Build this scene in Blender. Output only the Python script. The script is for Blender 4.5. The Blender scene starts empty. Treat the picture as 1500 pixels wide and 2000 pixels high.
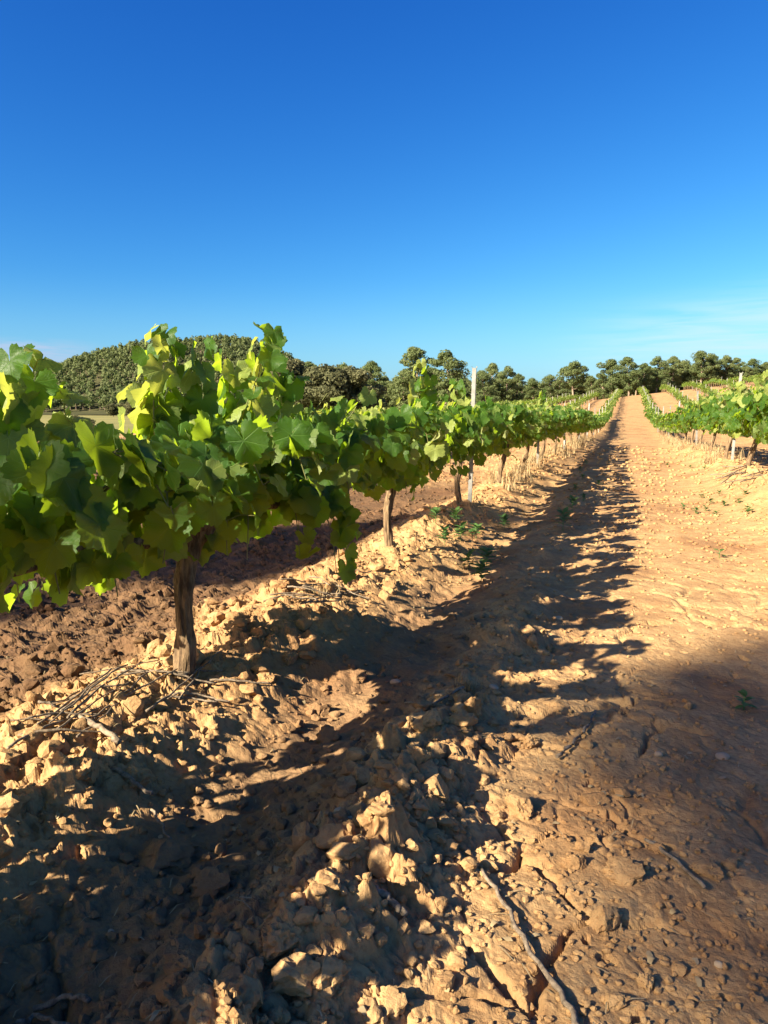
import bpy, bmesh, math, random
import numpy as np
from mathutils import Vector, Matrix, Quaternion, noise as mnoise

S = bpy.context.scene
COL = S.collection
R = math.radians
random.seed(7)
rng = np.random.default_rng(11)

# ------------------------------------------------------------------ camera
F_PX = 1450.0
PITCH = math.atan(200.0 / F_PX)
YAW = R(18.09)
cam_d = bpy.data.cameras.new("camera")
cam_d.sensor_fit = 'HORIZONTAL'
cam_d.sensor_width = 36.0
cam_d.lens = 36.0 * F_PX / 1500.0
cam_d.clip_start = 0.05
cam_d.clip_end = 9000.0
cam = bpy.data.objects.new("camera", cam_d)
COL.objects.link(cam)
cam.location = (0, 0, 1.0)
cam.rotation_euler = (math.pi / 2 - PITCH, 0, YAW)
S.camera = cam

# ------------------------------------------------------------------ sun and sky
SUN_TRAVEL = Vector((1.12, 1.45, -1.0)).normalized()
SUN_EL = math.asin(-SUN_TRAVEL.z)
SUN_AZ = math.atan2(-SUN_TRAVEL.x, -SUN_TRAVEL.y)      # clockwise from +Y
sun_d = bpy.data.lights.new("sun", 'SUN')
sun_d.energy = 5.0
sun_d.angle = R(0.5)
sun_d.color = (1.0, 0.92, 0.72)
sun = bpy.data.objects.new("sun", sun_d)
COL.objects.link(sun)
sun.rotation_euler = SUN_TRAVEL.to_track_quat('-Z', 'Y').to_euler()
sun.location = (-20, -26, 18)

SKY_STRENGTH = 0.06
EXPOSURE = 2.05


class NB:
    """small helper to wire shader nodes"""
    def __init__(self, tree):
        self.t = tree
        tree.nodes.clear()

    def n(self, typ, **kw):
        nd = self.t.nodes.new(typ)
        for k, v in kw.items():
            setattr(nd, k, v)
        return nd

    def link(self, a, b):
        self.t.links.new(a, b)

    def val(self, sock, v):
        if hasattr(v, 'is_linked') or isinstance(v, bpy.types.NodeSocket):
            self.link(v, sock)
        else:
            sock.default_value = v

    def math(self, op, a, b=None, c=None, clamp=False):
        nd = self.n('ShaderNodeMath', operation=op, use_clamp=clamp)
        self.val(nd.inputs[0], a)
        if b is not None:
            self.val(nd.inputs[1], b)
        if c is not None:
            self.val(nd.inputs[2], c)
        return nd.outputs[0]

    def smooth(self, v, a, b):
        nd = self.n('ShaderNodeMapRange', interpolation_type='SMOOTHSTEP')
        self.val(nd.inputs[0], v)
        nd.inputs[1].default_value = a
        nd.inputs[2].default_value = b
        nd.inputs[3].default_value = 0.0
        nd.inputs[4].default_value = 1.0
        return nd.outputs[0]

    def mix(self, fac, a, b):
        nd = self.n('ShaderNodeMix', data_type='RGBA')
        self.val(nd.inputs[0], fac)
        self.val(nd.inputs[6], a if not isinstance(a, tuple) else (*a, 1.0)[:4])
        self.val(nd.inputs[7], b if not isinstance(b, tuple) else (*b, 1.0)[:4])
        return nd.outputs[2]

    def noise(self, vec, scale, detail=4.0, rough=0.55, dist=0.0):
        nd = self.n('ShaderNodeTexNoise')
        if vec is not None:
            self.link(vec, nd.inputs['Vector'])
        nd.inputs['Scale'].default_value = scale
        nd.inputs['Detail'].default_value = detail
        nd.inputs['Roughness'].default_value = rough
        nd.inputs['Distortion'].default_value = dist
        return nd.outputs[0]

    def mapping(self, vec, scale=(1, 1, 1), loc=(0, 0, 0), rot=(0, 0, 0)):
        nd = self.n('ShaderNodeMapping')
        self.link(vec, nd.inputs[0])
        nd.inputs['Scale'].default_value = scale
        nd.inputs['Location'].default_value = loc
        nd.inputs['Rotation'].default_value = rot
        return nd.outputs[0]


world = bpy.data.worlds.new("World")
S.world = world
world.use_nodes = True
b = NB(world.node_tree)
sky = b.n('ShaderNodeTexSky', sky_type='NISHITA')
sky.sun_disc = False
sky.sun_elevation = SUN_EL
sky.sun_rotation = SUN_AZ
sky.altitude = 300.0
sky.air_density = 1.0
sky.dust_density = 1.3
sky.ozone_density = 3.0
hs = b.n('ShaderNodeHueSaturation')
hs.inputs['Hue'].default_value = 0.5
hs.inputs['Saturation'].default_value = 1.0
hs.inputs['Value'].default_value = 1.0
b.link(sky.outputs[0], hs.inputs['Color'])
# deeper, more saturated blue: a power curve per channel
KS = SKY_STRENGTH * 2 ** EXPOSURE
sc_ = b.n('ShaderNodeSeparateColor')
b.link(hs.outputs[0], sc_.inputs[0])
cc_ = b.n('ShaderNodeCombineColor')
for i_c, (p_c, k_c) in enumerate(((2.18, 1.26), (1.50, 1.25), (0.95, 1.29))):
    b.link(b.math('MULTIPLY', b.math('POWER', b.math('MULTIPLY', sc_.outputs[i_c], 0.1427), p_c), k_c / KS), cc_.inputs[i_c])
tc = b.n('ShaderNodeTexCoord')
sx = b.n('ShaderNodeSeparateXYZ')
b.link(tc.outputs['Generated'], sx.inputs[0])
az = b.math('ARCTAN2', sx.outputs[0], sx.outputs[1])
el = b.math('ARCSINE', sx.outputs[2])
cmb = b.n('ShaderNodeCombineXYZ')
b.link(az, cmb.inputs[0])
b.link(el, cmb.inputs[1])
# low cloud bank far to the left, thin cirrus low on the right
c_noise = b.noise(b.mapping(cmb.outputs[0], (6, 60, 1), rot=(0, 0, 0.02)), 2.0, 6.0, 0.6, 0.4)
left = b.math('MULTIPLY', b.smooth(az, R(-37.5), R(-43)),
              b.math('MULTIPLY', b.smooth(el, R(1.0), R(2.5)), b.smooth(el, R(5.0), R(4.2))))
left = b.math('MULTIPLY', left, b.smooth(c_noise, 0.30, 0.58))
tilt = b.math('SUBTRACT', el, b.math('MULTIPLY', az, 0.10))
c2 = b.noise(b.mapping(cmb.outputs[0], (3, 42, 1), rot=(0, 0, 0.10), loc=(3.1, 1.7, 0)), 2.0, 5.0, 0.55, 0.5)
right = b.math('MULTIPLY', b.smooth(az, R(-8), R(6)),
               b.math('MULTIPLY', b.smooth(tilt, R(2.2), R(3.2)), b.smooth(tilt, R(8.5), R(4.2))))
right = b.math('MULTIPLY', right, b.smooth(c2, 0.26, 0.68))
cl0 = b.mix(b.math('MULTIPLY', b.smooth(el, R(10), R(-1)), 0.45), cc_.outputs[0], (0.40 / KS, 0.78 / KS, 1.02 / KS))
cl = b.mix(b.math('MULTIPLY', left, 0.85), cl0, (0.50 / KS, 0.63 / KS, 0.86 / KS))
cl = b.mix(b.math('MULTIPLY', right, 0.95), cl, (0.62 / KS, 0.92 / KS, 1.1 / KS))
bg = b.n('ShaderNodeBackground')
b.link(cl, bg.inputs[0])
bg.inputs[1].default_value = SKY_STRENGTH
wo = b.n('ShaderNodeOutputWorld')
b.link(bg.outputs[0], wo.inputs[0])

S.view_settings.view_transform = 'Standard'
S.view_settings.look = 'None'
S.view_settings.gamma = 1.0
S.view_settings.use_curve_mapping = False
S.view_settings.exposure = EXPOSURE
S.cycles.max_bounces = 6
S.cycles.transparent_max_bounces = 4

# ------------------------------------------------------------------ helpers


def tag(o, label=None, cat=None, group=None, kind=None):
    if label:
        o['label'] = label
    if cat:
        o['category'] = cat
    if group:
        o['group'] = group
    if kind:
        o['kind'] = kind
    return o


def empty(name, loc, rz=0.0):
    o = bpy.data.objects.new(name, None)
    o.empty_display_size = 0.1
    o.location = loc
    o.rotation_euler = (0, 0, rz)
    COL.objects.link(o)
    return o


def link(name, mesh, parent=None, loc=None, rot=None, scale=None, kind=None):
    o = bpy.data.objects.new(name, mesh)
    if loc is not None:
        o.location = loc
    if rot is not None:
        o.rotation_euler = rot
    if scale is not None:
        o.scale = scale
    if parent is not None:
        o.parent = parent
    if kind:
        o['kind'] = kind
    COL.objects.link(o)
    return o


def mesh_np(name, verts, tris, mats, mat_idx=None, smooth=True, uv=None):
    """numpy arrays -> mesh (tris: (n,3) or quads (n,4))"""
    me = bpy.data.meshes.new(name)
    verts = np.asarray(verts, dtype=np.float32)
    tris = np.asarray(tris, dtype=np.int32)
    k = tris.shape[1]
    me.vertices.add(len(verts))
    me.vertices.foreach_set('co', verts.ravel())
    me.loops.add(tris.size)
    me.loops.foreach_set('vertex_index', tris.ravel())
    me.polygons.add(len(tris))
    me.polygons.foreach_set('loop_start', np.arange(0, tris.size, k, dtype=np.int32))
    me.polygons.foreach_set('use_smooth', np.full(len(tris), smooth))
    for m in (mats if isinstance(mats, (list, tuple)) else [mats]):
        me.materials.append(m)
    if mat_idx is not None:
        me.polygons.foreach_set('material_index', np.asarray(mat_idx, dtype=np.int32))
    if uv is not None:
        l = me.uv_layers.new(name='uv')
        l.data.foreach_set('uv', np.asarray(uv, dtype=np.float32)[tris.ravel()].ravel())
    me.update()
    me.validate()
    return me


class Acc:
    """collects triangles (and uvs) for one mesh"""
    def __init__(self):
        self.v, self.f, self.m, self.uv, self.n = [], [], [], [], 0

    def add(self, v, f, m=0, uv=None):
        v = np.asarray(v, dtype=np.float64)
        f = np.asarray(f, dtype=np.int64)
        if f.shape[1] == 4:
            f = np.concatenate([f[:, [0, 1, 2]], f[:, [0, 2, 3]]])
        self.v.append(v)
        self.f.append(f + self.n)
        self.m.append(np.full(len(f), m))
        self.uv.append(np.zeros((len(v), 2)) if uv is None else uv)
        self.n += len(v)

    def mesh(self, name, mats, smooth=True):
        return mesh_np(name, np.concatenate(self.v), np.concatenate(self.f), mats,
                       np.concatenate(self.m), smooth, np.concatenate(self.uv))


def tube(path, radii, sides=7, cap=True, ridge=None):
    """tapered tube through points; ridge(theta, s) optional radius factor"""
    P = [Vector(p) for p in path]
    n = len(P)
    V, Fq = [], []
    ref = Vector((0.31, 0.95, 0.05))
    for i, p in enumerate(P):
        t = (P[min(i + 1, n - 1)] - P[max(i - 1, 0)]).normalized()
        a = t.cross(ref)
        if a.length < 1e-3:
            a = t.cross(Vector((1, 0, 0)))
        a.normalize()
        c = t.cross(a)
        for k in range(sides):
            th = 2 * math.pi * k / sides
            r = radii[i]
            if ridge:
                r *= ridge(th, i / (n - 1))
            q = p + (a * math.cos(th) + c * math.sin(th)) * r
            V.append(q[:])
    for i in range(n - 1):
        for k in range(sides):
            k2 = (k + 1) % sides
            Fq.append((i * sides + k, i * sides + k2, (i + 1) * sides + k2, (i + 1) * sides + k))
    tri = []
    for q in Fq:
        tri.append((q[0], q[1], q[2]))
        tri.append((q[0], q[2], q[3]))
    if cap:
        V.append(P[-1][:])
        e = len(V) - 1
        for k in range(sides):
            tri.append(((n - 1) * sides + k, (n - 1) * sides + (k + 1) % sides, e))
        V.append(P[0][:])
        e = len(V) - 1
        for k in range(sides):
            tri.append(((k + 1) % sides, k, e))
    return np.array(V), np.array(tri)


# numpy noise -----------------------------------------------------------------
def hsh(ix, iy, seed):
    h = (ix.astype(np.int64) * 374761393 + iy.astype(np.int64) * 668265263 + seed * 974634777) & 0xFFFFFFFF
    h = ((h ^ (h >> 13)) * 1274126177) & 0xFFFFFFFF
    h = ((h ^ (h >> 16)) * 2246822519) & 0xFFFFFFFF
    h = h ^ (h >> 15)
    return (h & 0xFFFFFF) / float(0x1000000)


def vnoise(x, y, seed):
    ix, iy = np.floor(x), np.floor(y)
    fx, fy = x - ix, y - iy
    fx = fx * fx * fx * (fx * (fx * 6 - 15) + 10)
    fy = fy * fy * fy * (fy * (fy * 6 - 15) + 10)
    a, b_ = hsh(ix, iy, seed), hsh(ix + 1, iy, seed)
    c, d = hsh(ix, iy + 1, seed), hsh(ix + 1, iy + 1, seed)
    return ((a * (1 - fx) + b_ * fx) * (1 - fy) + (c * (1 - fx) + d * fx) * fy) * 2 - 1


def lumps(x, y, s, seed, dens=0.7, rmin=0.35, rmax=0.75):
    """rounded clods: the highest of the hemispheres standing on a jittered grid"""
    gx, gy = x / s, y / s
    ix, iy = np.floor(gx), np.floor(gy)
    out = np.zeros_like(x)
    for dx in (-1, 0, 1):
        for dy in (-1, 0, 1):
            cx, cy = ix + dx, iy + dy
            px = cx + hsh(cx, cy, seed)
            py = cy + hsh(cx, cy, seed + 1)
            q = hsh(cx, cy, seed + 2)
            r = np.where(q < dens, rmin + (rmax - rmin) * hsh(cx, cy, seed + 3), 0.0)
            asp = 0.7 + 0.6 * hsh(cx, cy, seed + 4)
            d2 = ((gx - px) * asp) ** 2 + ((gy - py) / asp) ** 2
            out = np.maximum(out, np.where(r > 0, r * np.maximum(1 - d2 / np.maximum(r * r, 1e-6), 0) ** 0.75, 0))
    return out * s


def cracks(x, y, s, seed):
    """distance (metres) to the nearest crack of a polygon net"""
    gx, gy = x / s, y / s
    ix, iy = np.floor(gx), np.floor(gy)
    f1 = np.full_like(x, 9.0)
    f2 = np.full_like(x, 9.0)
    for dx in (-1, 0, 1):
        for dy in (-1, 0, 1):
            cx, cy = ix + dx, iy + dy
            d = np.hypot(gx - cx - hsh(cx, cy, seed), gy - cy - hsh(cx, cy, seed + 1))
            n1 = np.minimum(f1, d)
            f2 = np.minimum(np.maximum(f1, d), f2)
            f1 = n1
    return (f2 - f1) * 0.5 * s


def sstep(a, b_, x):
    t = np.clip((x - a) / (b_ - a), 0, 1)
    return t * t * (3 - 2 * t)


ROW_L, ROW_R, ROW_SP = -1.6, 1.65, 3.3


def terrain(x, y):
    """large form of the land"""
    x = np.asarray(x, dtype=np.float64)
    y = np.asarray(y, dtype=np.float64)
    dip = -0.35 * sstep(18, 48, y)
    rise_to = np.clip(3.05 + 0.115 * np.clip(x, -60, 30), 0.3, 6.2)
    rise = (rise_to + 0.35) * sstep(40, 128, y)
    right = 0.16 * sstep(0.7, 1.7, x) * (1 - sstep(14, 30, y)) + 0.25 * sstep(3, 12, x) * (1 - sstep(40, 60, y))
    lf = sstep(-20, -45, x) * -0.9
    beyond = -2.0 * sstep(150, 420, y)
    roll = 0.25 * vnoise(x / 60 + 5.3, y / 60, 3) * sstep(25, 70, np.hypot(x, y))
    return dip + rise + right + lf + beyond + roll


def regions(x, y):
    w = 0.07 * vnoise(x * 0 + 3.3, y * 0.9, 71) + 0.03 * vnoise(x * 2, y * 2.7, 72)
    u = x + w
    # distance to the nearest row (rows repeat outwards)
    du_l = np.mod(-(u - ROW_L) + ROW_SP / 2, ROW_SP) - ROW_SP / 2
    du_r = np.mod(u - ROW_R + ROW_SP / 2, ROW_SP) - ROW_SP / 2
    du = np.where(u < 0, du_l, du_r)
    berm = np.exp(-(du / 0.36) ** 2)
    ridge = np.exp(-((u + 0.52) / 0.17) ** 2) * (1 - 0.75 * sstep(3.2, 4.6, y)) * (0.75 + 0.45 * vnoise(x * 0, y * 1.7 + 9, 73))
    trough = np.exp(-((u + 1.0) / 0.2) ** 2)
    path = sstep(-0.36, -0.12, u) * (1 - sstep(1.05, 1.4, u))
    tilled = 1 - sstep(-2.15, -1.85, u)
    return u, berm, np.clip(ridge, 0, 1), trough, path, tilled


def micro(x, y, r=None):
    u, berm, ridge, trough, path, tilled = regions(x, y)
    if r is None:
        r = np.hypot(x, y)
    cell = 0.0046 * r + 0.003
    wx = x + 0.02 * vnoise(x * 14, y * 14, 31) + 0.008 * vnoise(x * 45, y * 45, 32)
    wy = y + 0.02 * vnoise(x * 14, y * 14, 33) + 0.008 * vnoise(x * 45, y * 45, 34)

    def att(s):
        return np.clip(s / (2.6 * cell) - 0.3, 0, 1)
    form = -0.10 + 0.10 * berm + 0.075 * ridge - 0.05 * trough + 0.015 * path - 0.03 * tilled * (1 - berm)
    form = form + 0.03 * vnoise(x * 1.6, y * 1.6, 41) * (1 - 0.4 * path) + 0.018 * vnoise(x * 4.1, y * 4.1, 42) * (1 - 0.6 * path)
    rough = np.clip(0.28 + 0.75 * berm + 1.0 * ridge + 0.45 * tilled - 0.12 * trough - 0.12 * path, 0.14, 1.15)
    patch = 0.6 + 0.6 * (0.5 + 0.5 * vnoise(x * 1.1 + 7, y * 1.1, 43))
    rough = rough * patch
    h = form
    wx2 = wx + 0.010 * vnoise(x * 33 + 4, y * 33, 35) + 0.022 * vnoise(x * 20, y * 20 + 8, 39)
    wy2 = wy + 0.010 * vnoise(x * 33 + 4, y * 33, 36) + 0.022 * vnoise(x * 20 + 9, y * 20, 40)
    jag = 0.62 + 0.55 * vnoise(x * 19, y * 19, 37) + 0.25 * vnoise(x * 48, y * 48, 38)
    h = h + rough * jag * 0.42 * lumps(wx2, wy2, 0.19, 101, 0.34) * att(0.19)
    h = h + rough * jag * 0.62 * lumps(wx2, wy2, 0.085, 111, 0.50) * att(0.085)
    h = h + rough * 0.70 * lumps(wx2, wy2, 0.040, 121, 0.55) * att(0.04)
    h = h + (0.25 + rough) * 0.6 * lumps(wx2, wy2, 0.019, 131, 0.55) * att(0.019)
    # crumb structure: pillowed noise with creases between the crumbs
    bil = 0.030 * np.abs(vnoise(wx * 8.5, wy * 8.5, 81)) * att(0.10)
    bil = bil + 0.022 * np.abs(vnoise(wx * 17, wy * 17, 82)) * att(0.055)
    bil = bil + 0.014 * np.abs(vnoise(wx2 * 36, wy2 * 36, 83)) * att(0.027)
    bil = bil + 0.008 * np.abs(vnoise(wx2 * 75, wy2 * 75, 84)) * att(0.014)
    h = h + (0.12 + 1.15 * rough) * bil * (1 - 0.65 * path)
    h = h + (0.010 * vnoise(x * 11, y * 11, 51) * att(0.09) + 0.005 * vnoise(x * 27, y * 27, 52) * att(0.037)) * (1 - 0.6 * path)
    h = h - path * 1.5 * lumps(wx, wy, 0.10, 151, 0.45, 0.05, 0.15) * att(0.05)
    # crumbly pitting on the loose soil
    h = h + rough * 0.009 * np.abs(vnoise(x * 60, y * 60, 53)) * att(0.017) + (0.1 + rough) * 0.0045 * vnoise(x * 110, y * 110, 54) * att(0.012)
    ck = cracks(x + 0.05 * vnoise(x * 5, y * 5, 61) + 0.015 * vnoise(x * 22, y * 22, 63),
                y + 0.05 * vnoise(x * 5, y * 5, 62) + 0.015 * vnoise(x * 22, y * 22, 64), 0.36, 141)
    open_ = sstep(0.0, 0.4, vnoise(x * 1.9 + 3, y * 1.9, 65) + 0.45)
    h = h - 0.030 * np.exp(-(ck / (0.0042 + 0.55 * cell)) ** 2) * (path + trough * 0.7) * open_ * att(0.045)
    # a finer net of shallow drying cracks on the crusted path
    ck2 = cracks(x + 0.02 * vnoise(x * 13, y * 13, 66) + 0.008 * vnoise(x * 40, y * 40, 68),
                 y + 0.02 * vnoise(x * 13, y * 13, 67) + 0.008 * vnoise(x * 40, y * 40, 69), 0.13, 161)
    h = h - 0.012 * np.exp(-(ck2 / (0.0026 + 0.4 * cell)) ** 2) * path * sstep(-0.1, 0.4, vnoise(x * 2.6, y * 2.6 + 5, 70)) * att(0.045)
    return h


def ground_z(x, y):
    x = np.atleast_1d(np.asarray(x, dtype=np.float64))
    y = np.atleast_1d(np.asarray(y, dtype=np.float64))
    return terrain(x, y) + micro(x, y)


def gz(x, y):
    return float(ground_z(x, y)[0])


CAM_M = cam.rotation_euler.to_matrix()


def ray(px, py):
    return (CAM_M @ Vector(((px - 750) / F_PX, (1000 - py) / F_PX, -1.0)))


def on_ground(px, py):
    """where the line of sight through a photo point meets the land"""
    d = ray(px, py)
    x = y = 0.0
    z = -0.08
    for _ in range(12):
        t = (z - 1.0) / d.z
        x, y = d.x * t, d.y * t
        z = 0.5 * z + 0.5 * (float(terrain(x, y)) - 0.06)
    return x, y


# ------------------------------------------------------------------ materials
def new_mat(name):
    m = bpy.data.materials.new(name)
    m.use_nodes = True
    nb = NB(m.node_tree)
    out = nb.n('ShaderNodeOutputMaterial')
    return m, nb, out


def principled(nb, base, rough=0.8, spec=0.3):
    p = nb.n('ShaderNodeBsdfPrincipled')
    nb.val(p.inputs['Base Color'], base if not isinstance(base, tuple) else (*base, 1.0))
    nb.val(p.inputs['Roughness'], rough)
    p.inputs['Specular IOR Level'].default_value = spec
    return p


def soil_material(name, clod=False):
    m, nb, out = new_mat(name)
    geo = nb.n('ShaderNodeNewGeometry')
    pos = geo.outputs['Position']
    sp = nb.n('ShaderNodeSeparateXYZ')
    nb.link(pos, sp.inputs[0])
    big = nb.noise(pos, 0.9, 5, 0.6)
    mid = nb.noise(pos, 6.0, 5, 0.6)
    fine = nb.noise(pos, 55.0, 5, 0.65)
    vfine = nb.noise(pos, 210.0, 5, 0.7)
    dry = (0.395, 0.240, 0.110)
    tan = (0.305, 0.172, 0.076)
    red = (0.20, 0.088, 0.038)
    c = nb.mix(nb.smooth(mid, 0.35, 0.65), tan, dry)
    c = nb.mix(nb.math('MULTIPLY', nb.smooth(big, 0.48, 0.66), 0.55), c, red)
    c = nb.mix(nb.math('MULTIPLY', nb.smooth(fine, 0.56, 0.34), 0.5), c, (0.20, 0.100, 0.042))
    c = nb.mix(nb.math('MULTIPLY', nb.smooth(vfine, 0.62, 0.75), 0.5), c, (0.45, 0.31, 0.17))
    # the alley left of the near row: redder tilled soil, its shade painted in as a darker tone
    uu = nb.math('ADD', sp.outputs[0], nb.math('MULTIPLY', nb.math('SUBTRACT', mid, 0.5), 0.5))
    alley_shade = nb.math('MULTIPLY', nb.smooth(uu, -1.85, -2.15), nb.smooth(sp.outputs[1], 14.0, 9.0))
    c = nb.mix(nb.math('MULTIPLY', alley_shade, 0.8), c, nb.mix(fine, (0.038, 0.019, 0.011), (0.080, 0.041, 0.023)))
    # the furrow beside the row: the vines' shade deepened in the soil colour
    furrow_shade = nb.math('MULTIPLY', nb.smooth(uu, -1.30, -1.10), nb.smooth(uu, -0.62, -0.80))
    furrow_shade = nb.math('MULTIPLY', furrow_shade, nb.smooth(sp.outputs[1], 6.0, 3.5))
    c = nb.mix(nb.math('MULTIPLY', furrow_shade, 0.55), c, (0.115, 0.066, 0.040))
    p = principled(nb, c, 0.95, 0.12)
    bump = nb.n('ShaderNodeBump')
    bump.inputs['Strength'].default_value = 0.8
    bump.inputs['Distance'].default_value = 0.005
    vor = nb.n('ShaderNodeTexVoronoi')
    nb.link(pos, vor.inputs['Vector'])
    vor.inputs['Scale'].default_value = 75.0
    hsum = nb.math('ADD', nb.math('MULTIPLY', fine, 0.9), nb.math('MULTIPLY', vfine, 0.8))
    hsum = nb.math('SUBTRACT', hsum, nb.math('MULTIPLY', vor.outputs['Distance'], 0.45))
    nb.link(hsum, bump.inputs['Height'])
    nb.link(bump.outputs[0], p.inputs['Normal'])
    nb.link(p.outputs[0], out.inputs[0])
    return m


M = {}
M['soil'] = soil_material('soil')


def leaf_material(name, top_a, top_b, under, trans, tmix=0.42, rough=0.5):
    m, nb, out = new_mat(name)
    oi = nb.n('ShaderNodeObjectInfo')
    geo = nb.n('ShaderNodeNewGeometry')
    uv = nb.n('ShaderNodeUVMap')
    sp = nb.n('ShaderNodeSeparateXYZ')
    nb.link(uv.outputs[0], sp.inputs[0])
    x, y = sp.outputs[0], sp.outputs[1]
    ang = nb.math('ARCTAN2', x, y)
    rad = nb.math('SQRT', nb.math('ADD', nb.math('MULTIPLY', x, x), nb.math('MULTIPLY', y, y)))
    st = R(54)
    near = nb.math('ABSOLUTE', nb.math('SUBTRACT', nb.math('FLOORED_MODULO', nb.math('ADD', ang, st / 2), st), st / 2))
    vein = nb.smooth(nb.math('MULTIPLY', near, rad), 0.016, 0.004)
    # side veins: waves running out from the main veins
    sv = nb.math('FRACT', nb.math('SUBTRACT', nb.math('MULTIPLY', rad, 9.0), nb.math('MULTIPLY', near, 5.0)))
    side = nb.smooth(nb.math('ABSOLUTE', nb.math('SUBTRACT', sv, 0.5)), 0.10, 0.02)
    veins = nb.math('MAXIMUM', vein, nb.math('MULTIPLY', side, 0.45))
    n1 = nb.noise(geo.outputs['Position'], 22.0, 3, 0.5)
    rnd = nb.math('ADD', nb.math('MULTIPLY', oi.outputs['Random'], 0.7), nb.math('MULTIPLY', n1, 0.4))
    c = nb.mix(rnd, top_a, top_b)
    c = nb.mix(nb.math('MULTIPLY', veins, 0.6), c, tuple(min(1, 1.9 * k + 0.02) for k in top_b))
    c = nb.mix(geo.outputs['Backfacing'], c, under)
    p = principled(nb, c, rough, 0.25)
    bump = nb.n('ShaderNodeBump')
    bump.inputs['Strength'].default_value = 0.8
    bump.inputs['Distance'].default_value = 0.010
    nb.link(nb.math('ADD', nb.math('MULTIPLY', n1, 0.8), nb.math('MULTIPLY', veins, -0.4)), bump.inputs['Height'])
    nb.link(bump.outputs[0], p.inputs['Normal'])
    tr = nb.n('ShaderNodeBsdfTranslucent')
    t2 = nb.mix(nb.math('MULTIPLY', veins, 0.4), trans, tuple(k * 0.6 for k in trans))
    nb.link(t2, tr.inputs[0])
    mx = nb.n('ShaderNodeMixShader')
    mx.inputs[0].default_value = tmix
    nb.link(p.outputs[0], mx.inputs[1])
    nb.link(tr.outputs[0], mx.inputs[2])
    nb.link(mx.outputs[0], out.inputs[0])
    return m


M['leaf'] = leaf_material('vine_leaf', (0.012, 0.046, 0.005), (0.042, 0.096, 0.009), (0.095, 0.135, 0.036), (0.42, 0.58, 0.024), 0.45)
M['young'] = leaf_material('young_vine_leaf', (0.13, 0.19, 0.03), (0.22, 0.25, 0.06), (0.26, 0.28, 0.11), (0.48, 0.50, 0.07))
M['far_leaf'] = leaf_material('distant_vine_leaf', (0.030, 0.066, 0.007), (0.07, 0.125, 0.012), (0.11, 0.15, 0.045), (0.38, 0.48, 0.025), 0.46)
M['weed'] = leaf_material('weed_leaf', (0.05, 0.11, 0.025), (0.08, 0.15, 0.04), (0.10, 0.15, 0.06), (0.14, 0.26, 0.05), 0.3)


def bark_material(name, a, c_, scale=(14, 14, 2.2), rough=0.9, bumpd=0.01):
    m, nb, out = new_mat(name)
    tcn = nb.n('ShaderNodeTexCoord')
    v = nb.mapping(tcn.outputs['Object'], scale)
    n1 = nb.noise(v, 4.0, 6, 0.65, 0.3)
    n2 = nb.noise(tcn.outputs['Object'], 9.0, 4, 0.6)
    c = nb.mix(nb.smooth(n1, 0.32, 0.68), a, c_)
    c = nb.mix(nb.math('MULTIPLY', nb.smooth(n2, 0.5, 0.75), 0.35), c, tuple(min(1, k * 1.35) for k in c_))
    p = principled(nb, c, rough, 0.15)
    bump = nb.n('ShaderNodeBump')
    bump.inputs['Strength'].default_value = 0.9
    bump.inputs['Distance'].default_value = bumpd
    nb.link(n1, bump.inputs['Height'])
    nb.link(bump.outputs[0], p.inputs['Normal'])
    nb.link(p.outputs[0], out.inputs[0])
    return m


M['bark'] = bark_material('vine_bark', (0.055, 0.034, 0.02), (0.23, 0.15, 0.082))
M['cane'] = bark_material('dry_cane', (0.09, 0.065, 0.045), (0.24, 0.18, 0.125), (20, 20, 20), 0.8, 0.003)
M['pine_bark'] = bark_material('pine_bark', (0.12, 0.085, 0.062), (0.30, 0.22, 0.16), (3, 3, 0.7), 0.9, 0.05)


def simple_mat(name, a, c_, scale=8.0, rough=0.85, spec=0.2, metal=0.0):
    m, nb, out = new_mat(name)
    tcn = nb.n('ShaderNodeTexCoord')
    oi = nb.n('ShaderNodeObjectInfo')
    n1 = nb.noise(tcn.outputs['Object'], scale, 5, 0.6)
    f = nb.math('ADD', nb.math('MULTIPLY', nb.smooth(n1, 0.3, 0.7), 0.7), nb.math('MULTIPLY', oi.outputs['Random'], 0.3))
    p = principled(nb, nb.mix(f, a, c_), rough, spec)
    p.inputs['Metallic'].default_value = metal
    nb.link(p.outputs[0], out.inputs[0])
    return m


M['shoot'] = simple_mat('green_shoot', (0.10, 0.13, 0.04), (0.19, 0.15, 0.06), 20, 0.6)
M['post'] = simple_mat('galvanised_steel', (0.15, 0.143, 0.13), (0.27, 0.26, 0.235), 12, 0.6, 0.4, 0.3)
M['stone'] = simple_mat('pale_stone', (0.27, 0.19, 0.12), (0.40, 0.30, 0.20), 30, 0.9)
M['hay'] = simple_mat('dry_grass', (0.22, 0.15, 0.075), (0.36, 0.26, 0.14), 14, 0.8)
M['meadow'] = simple_mat('meadow_grass', (0.12, 0.12, 0.045), (0.21, 0.18, 0.07), 0.06, 0.95, 0.05)
M['hill'] = simple_mat('hill_scrub', (0.035, 0.038, 0.018), (0.07, 0.065, 0.03), 0.08, 0.95, 0.05)


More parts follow.
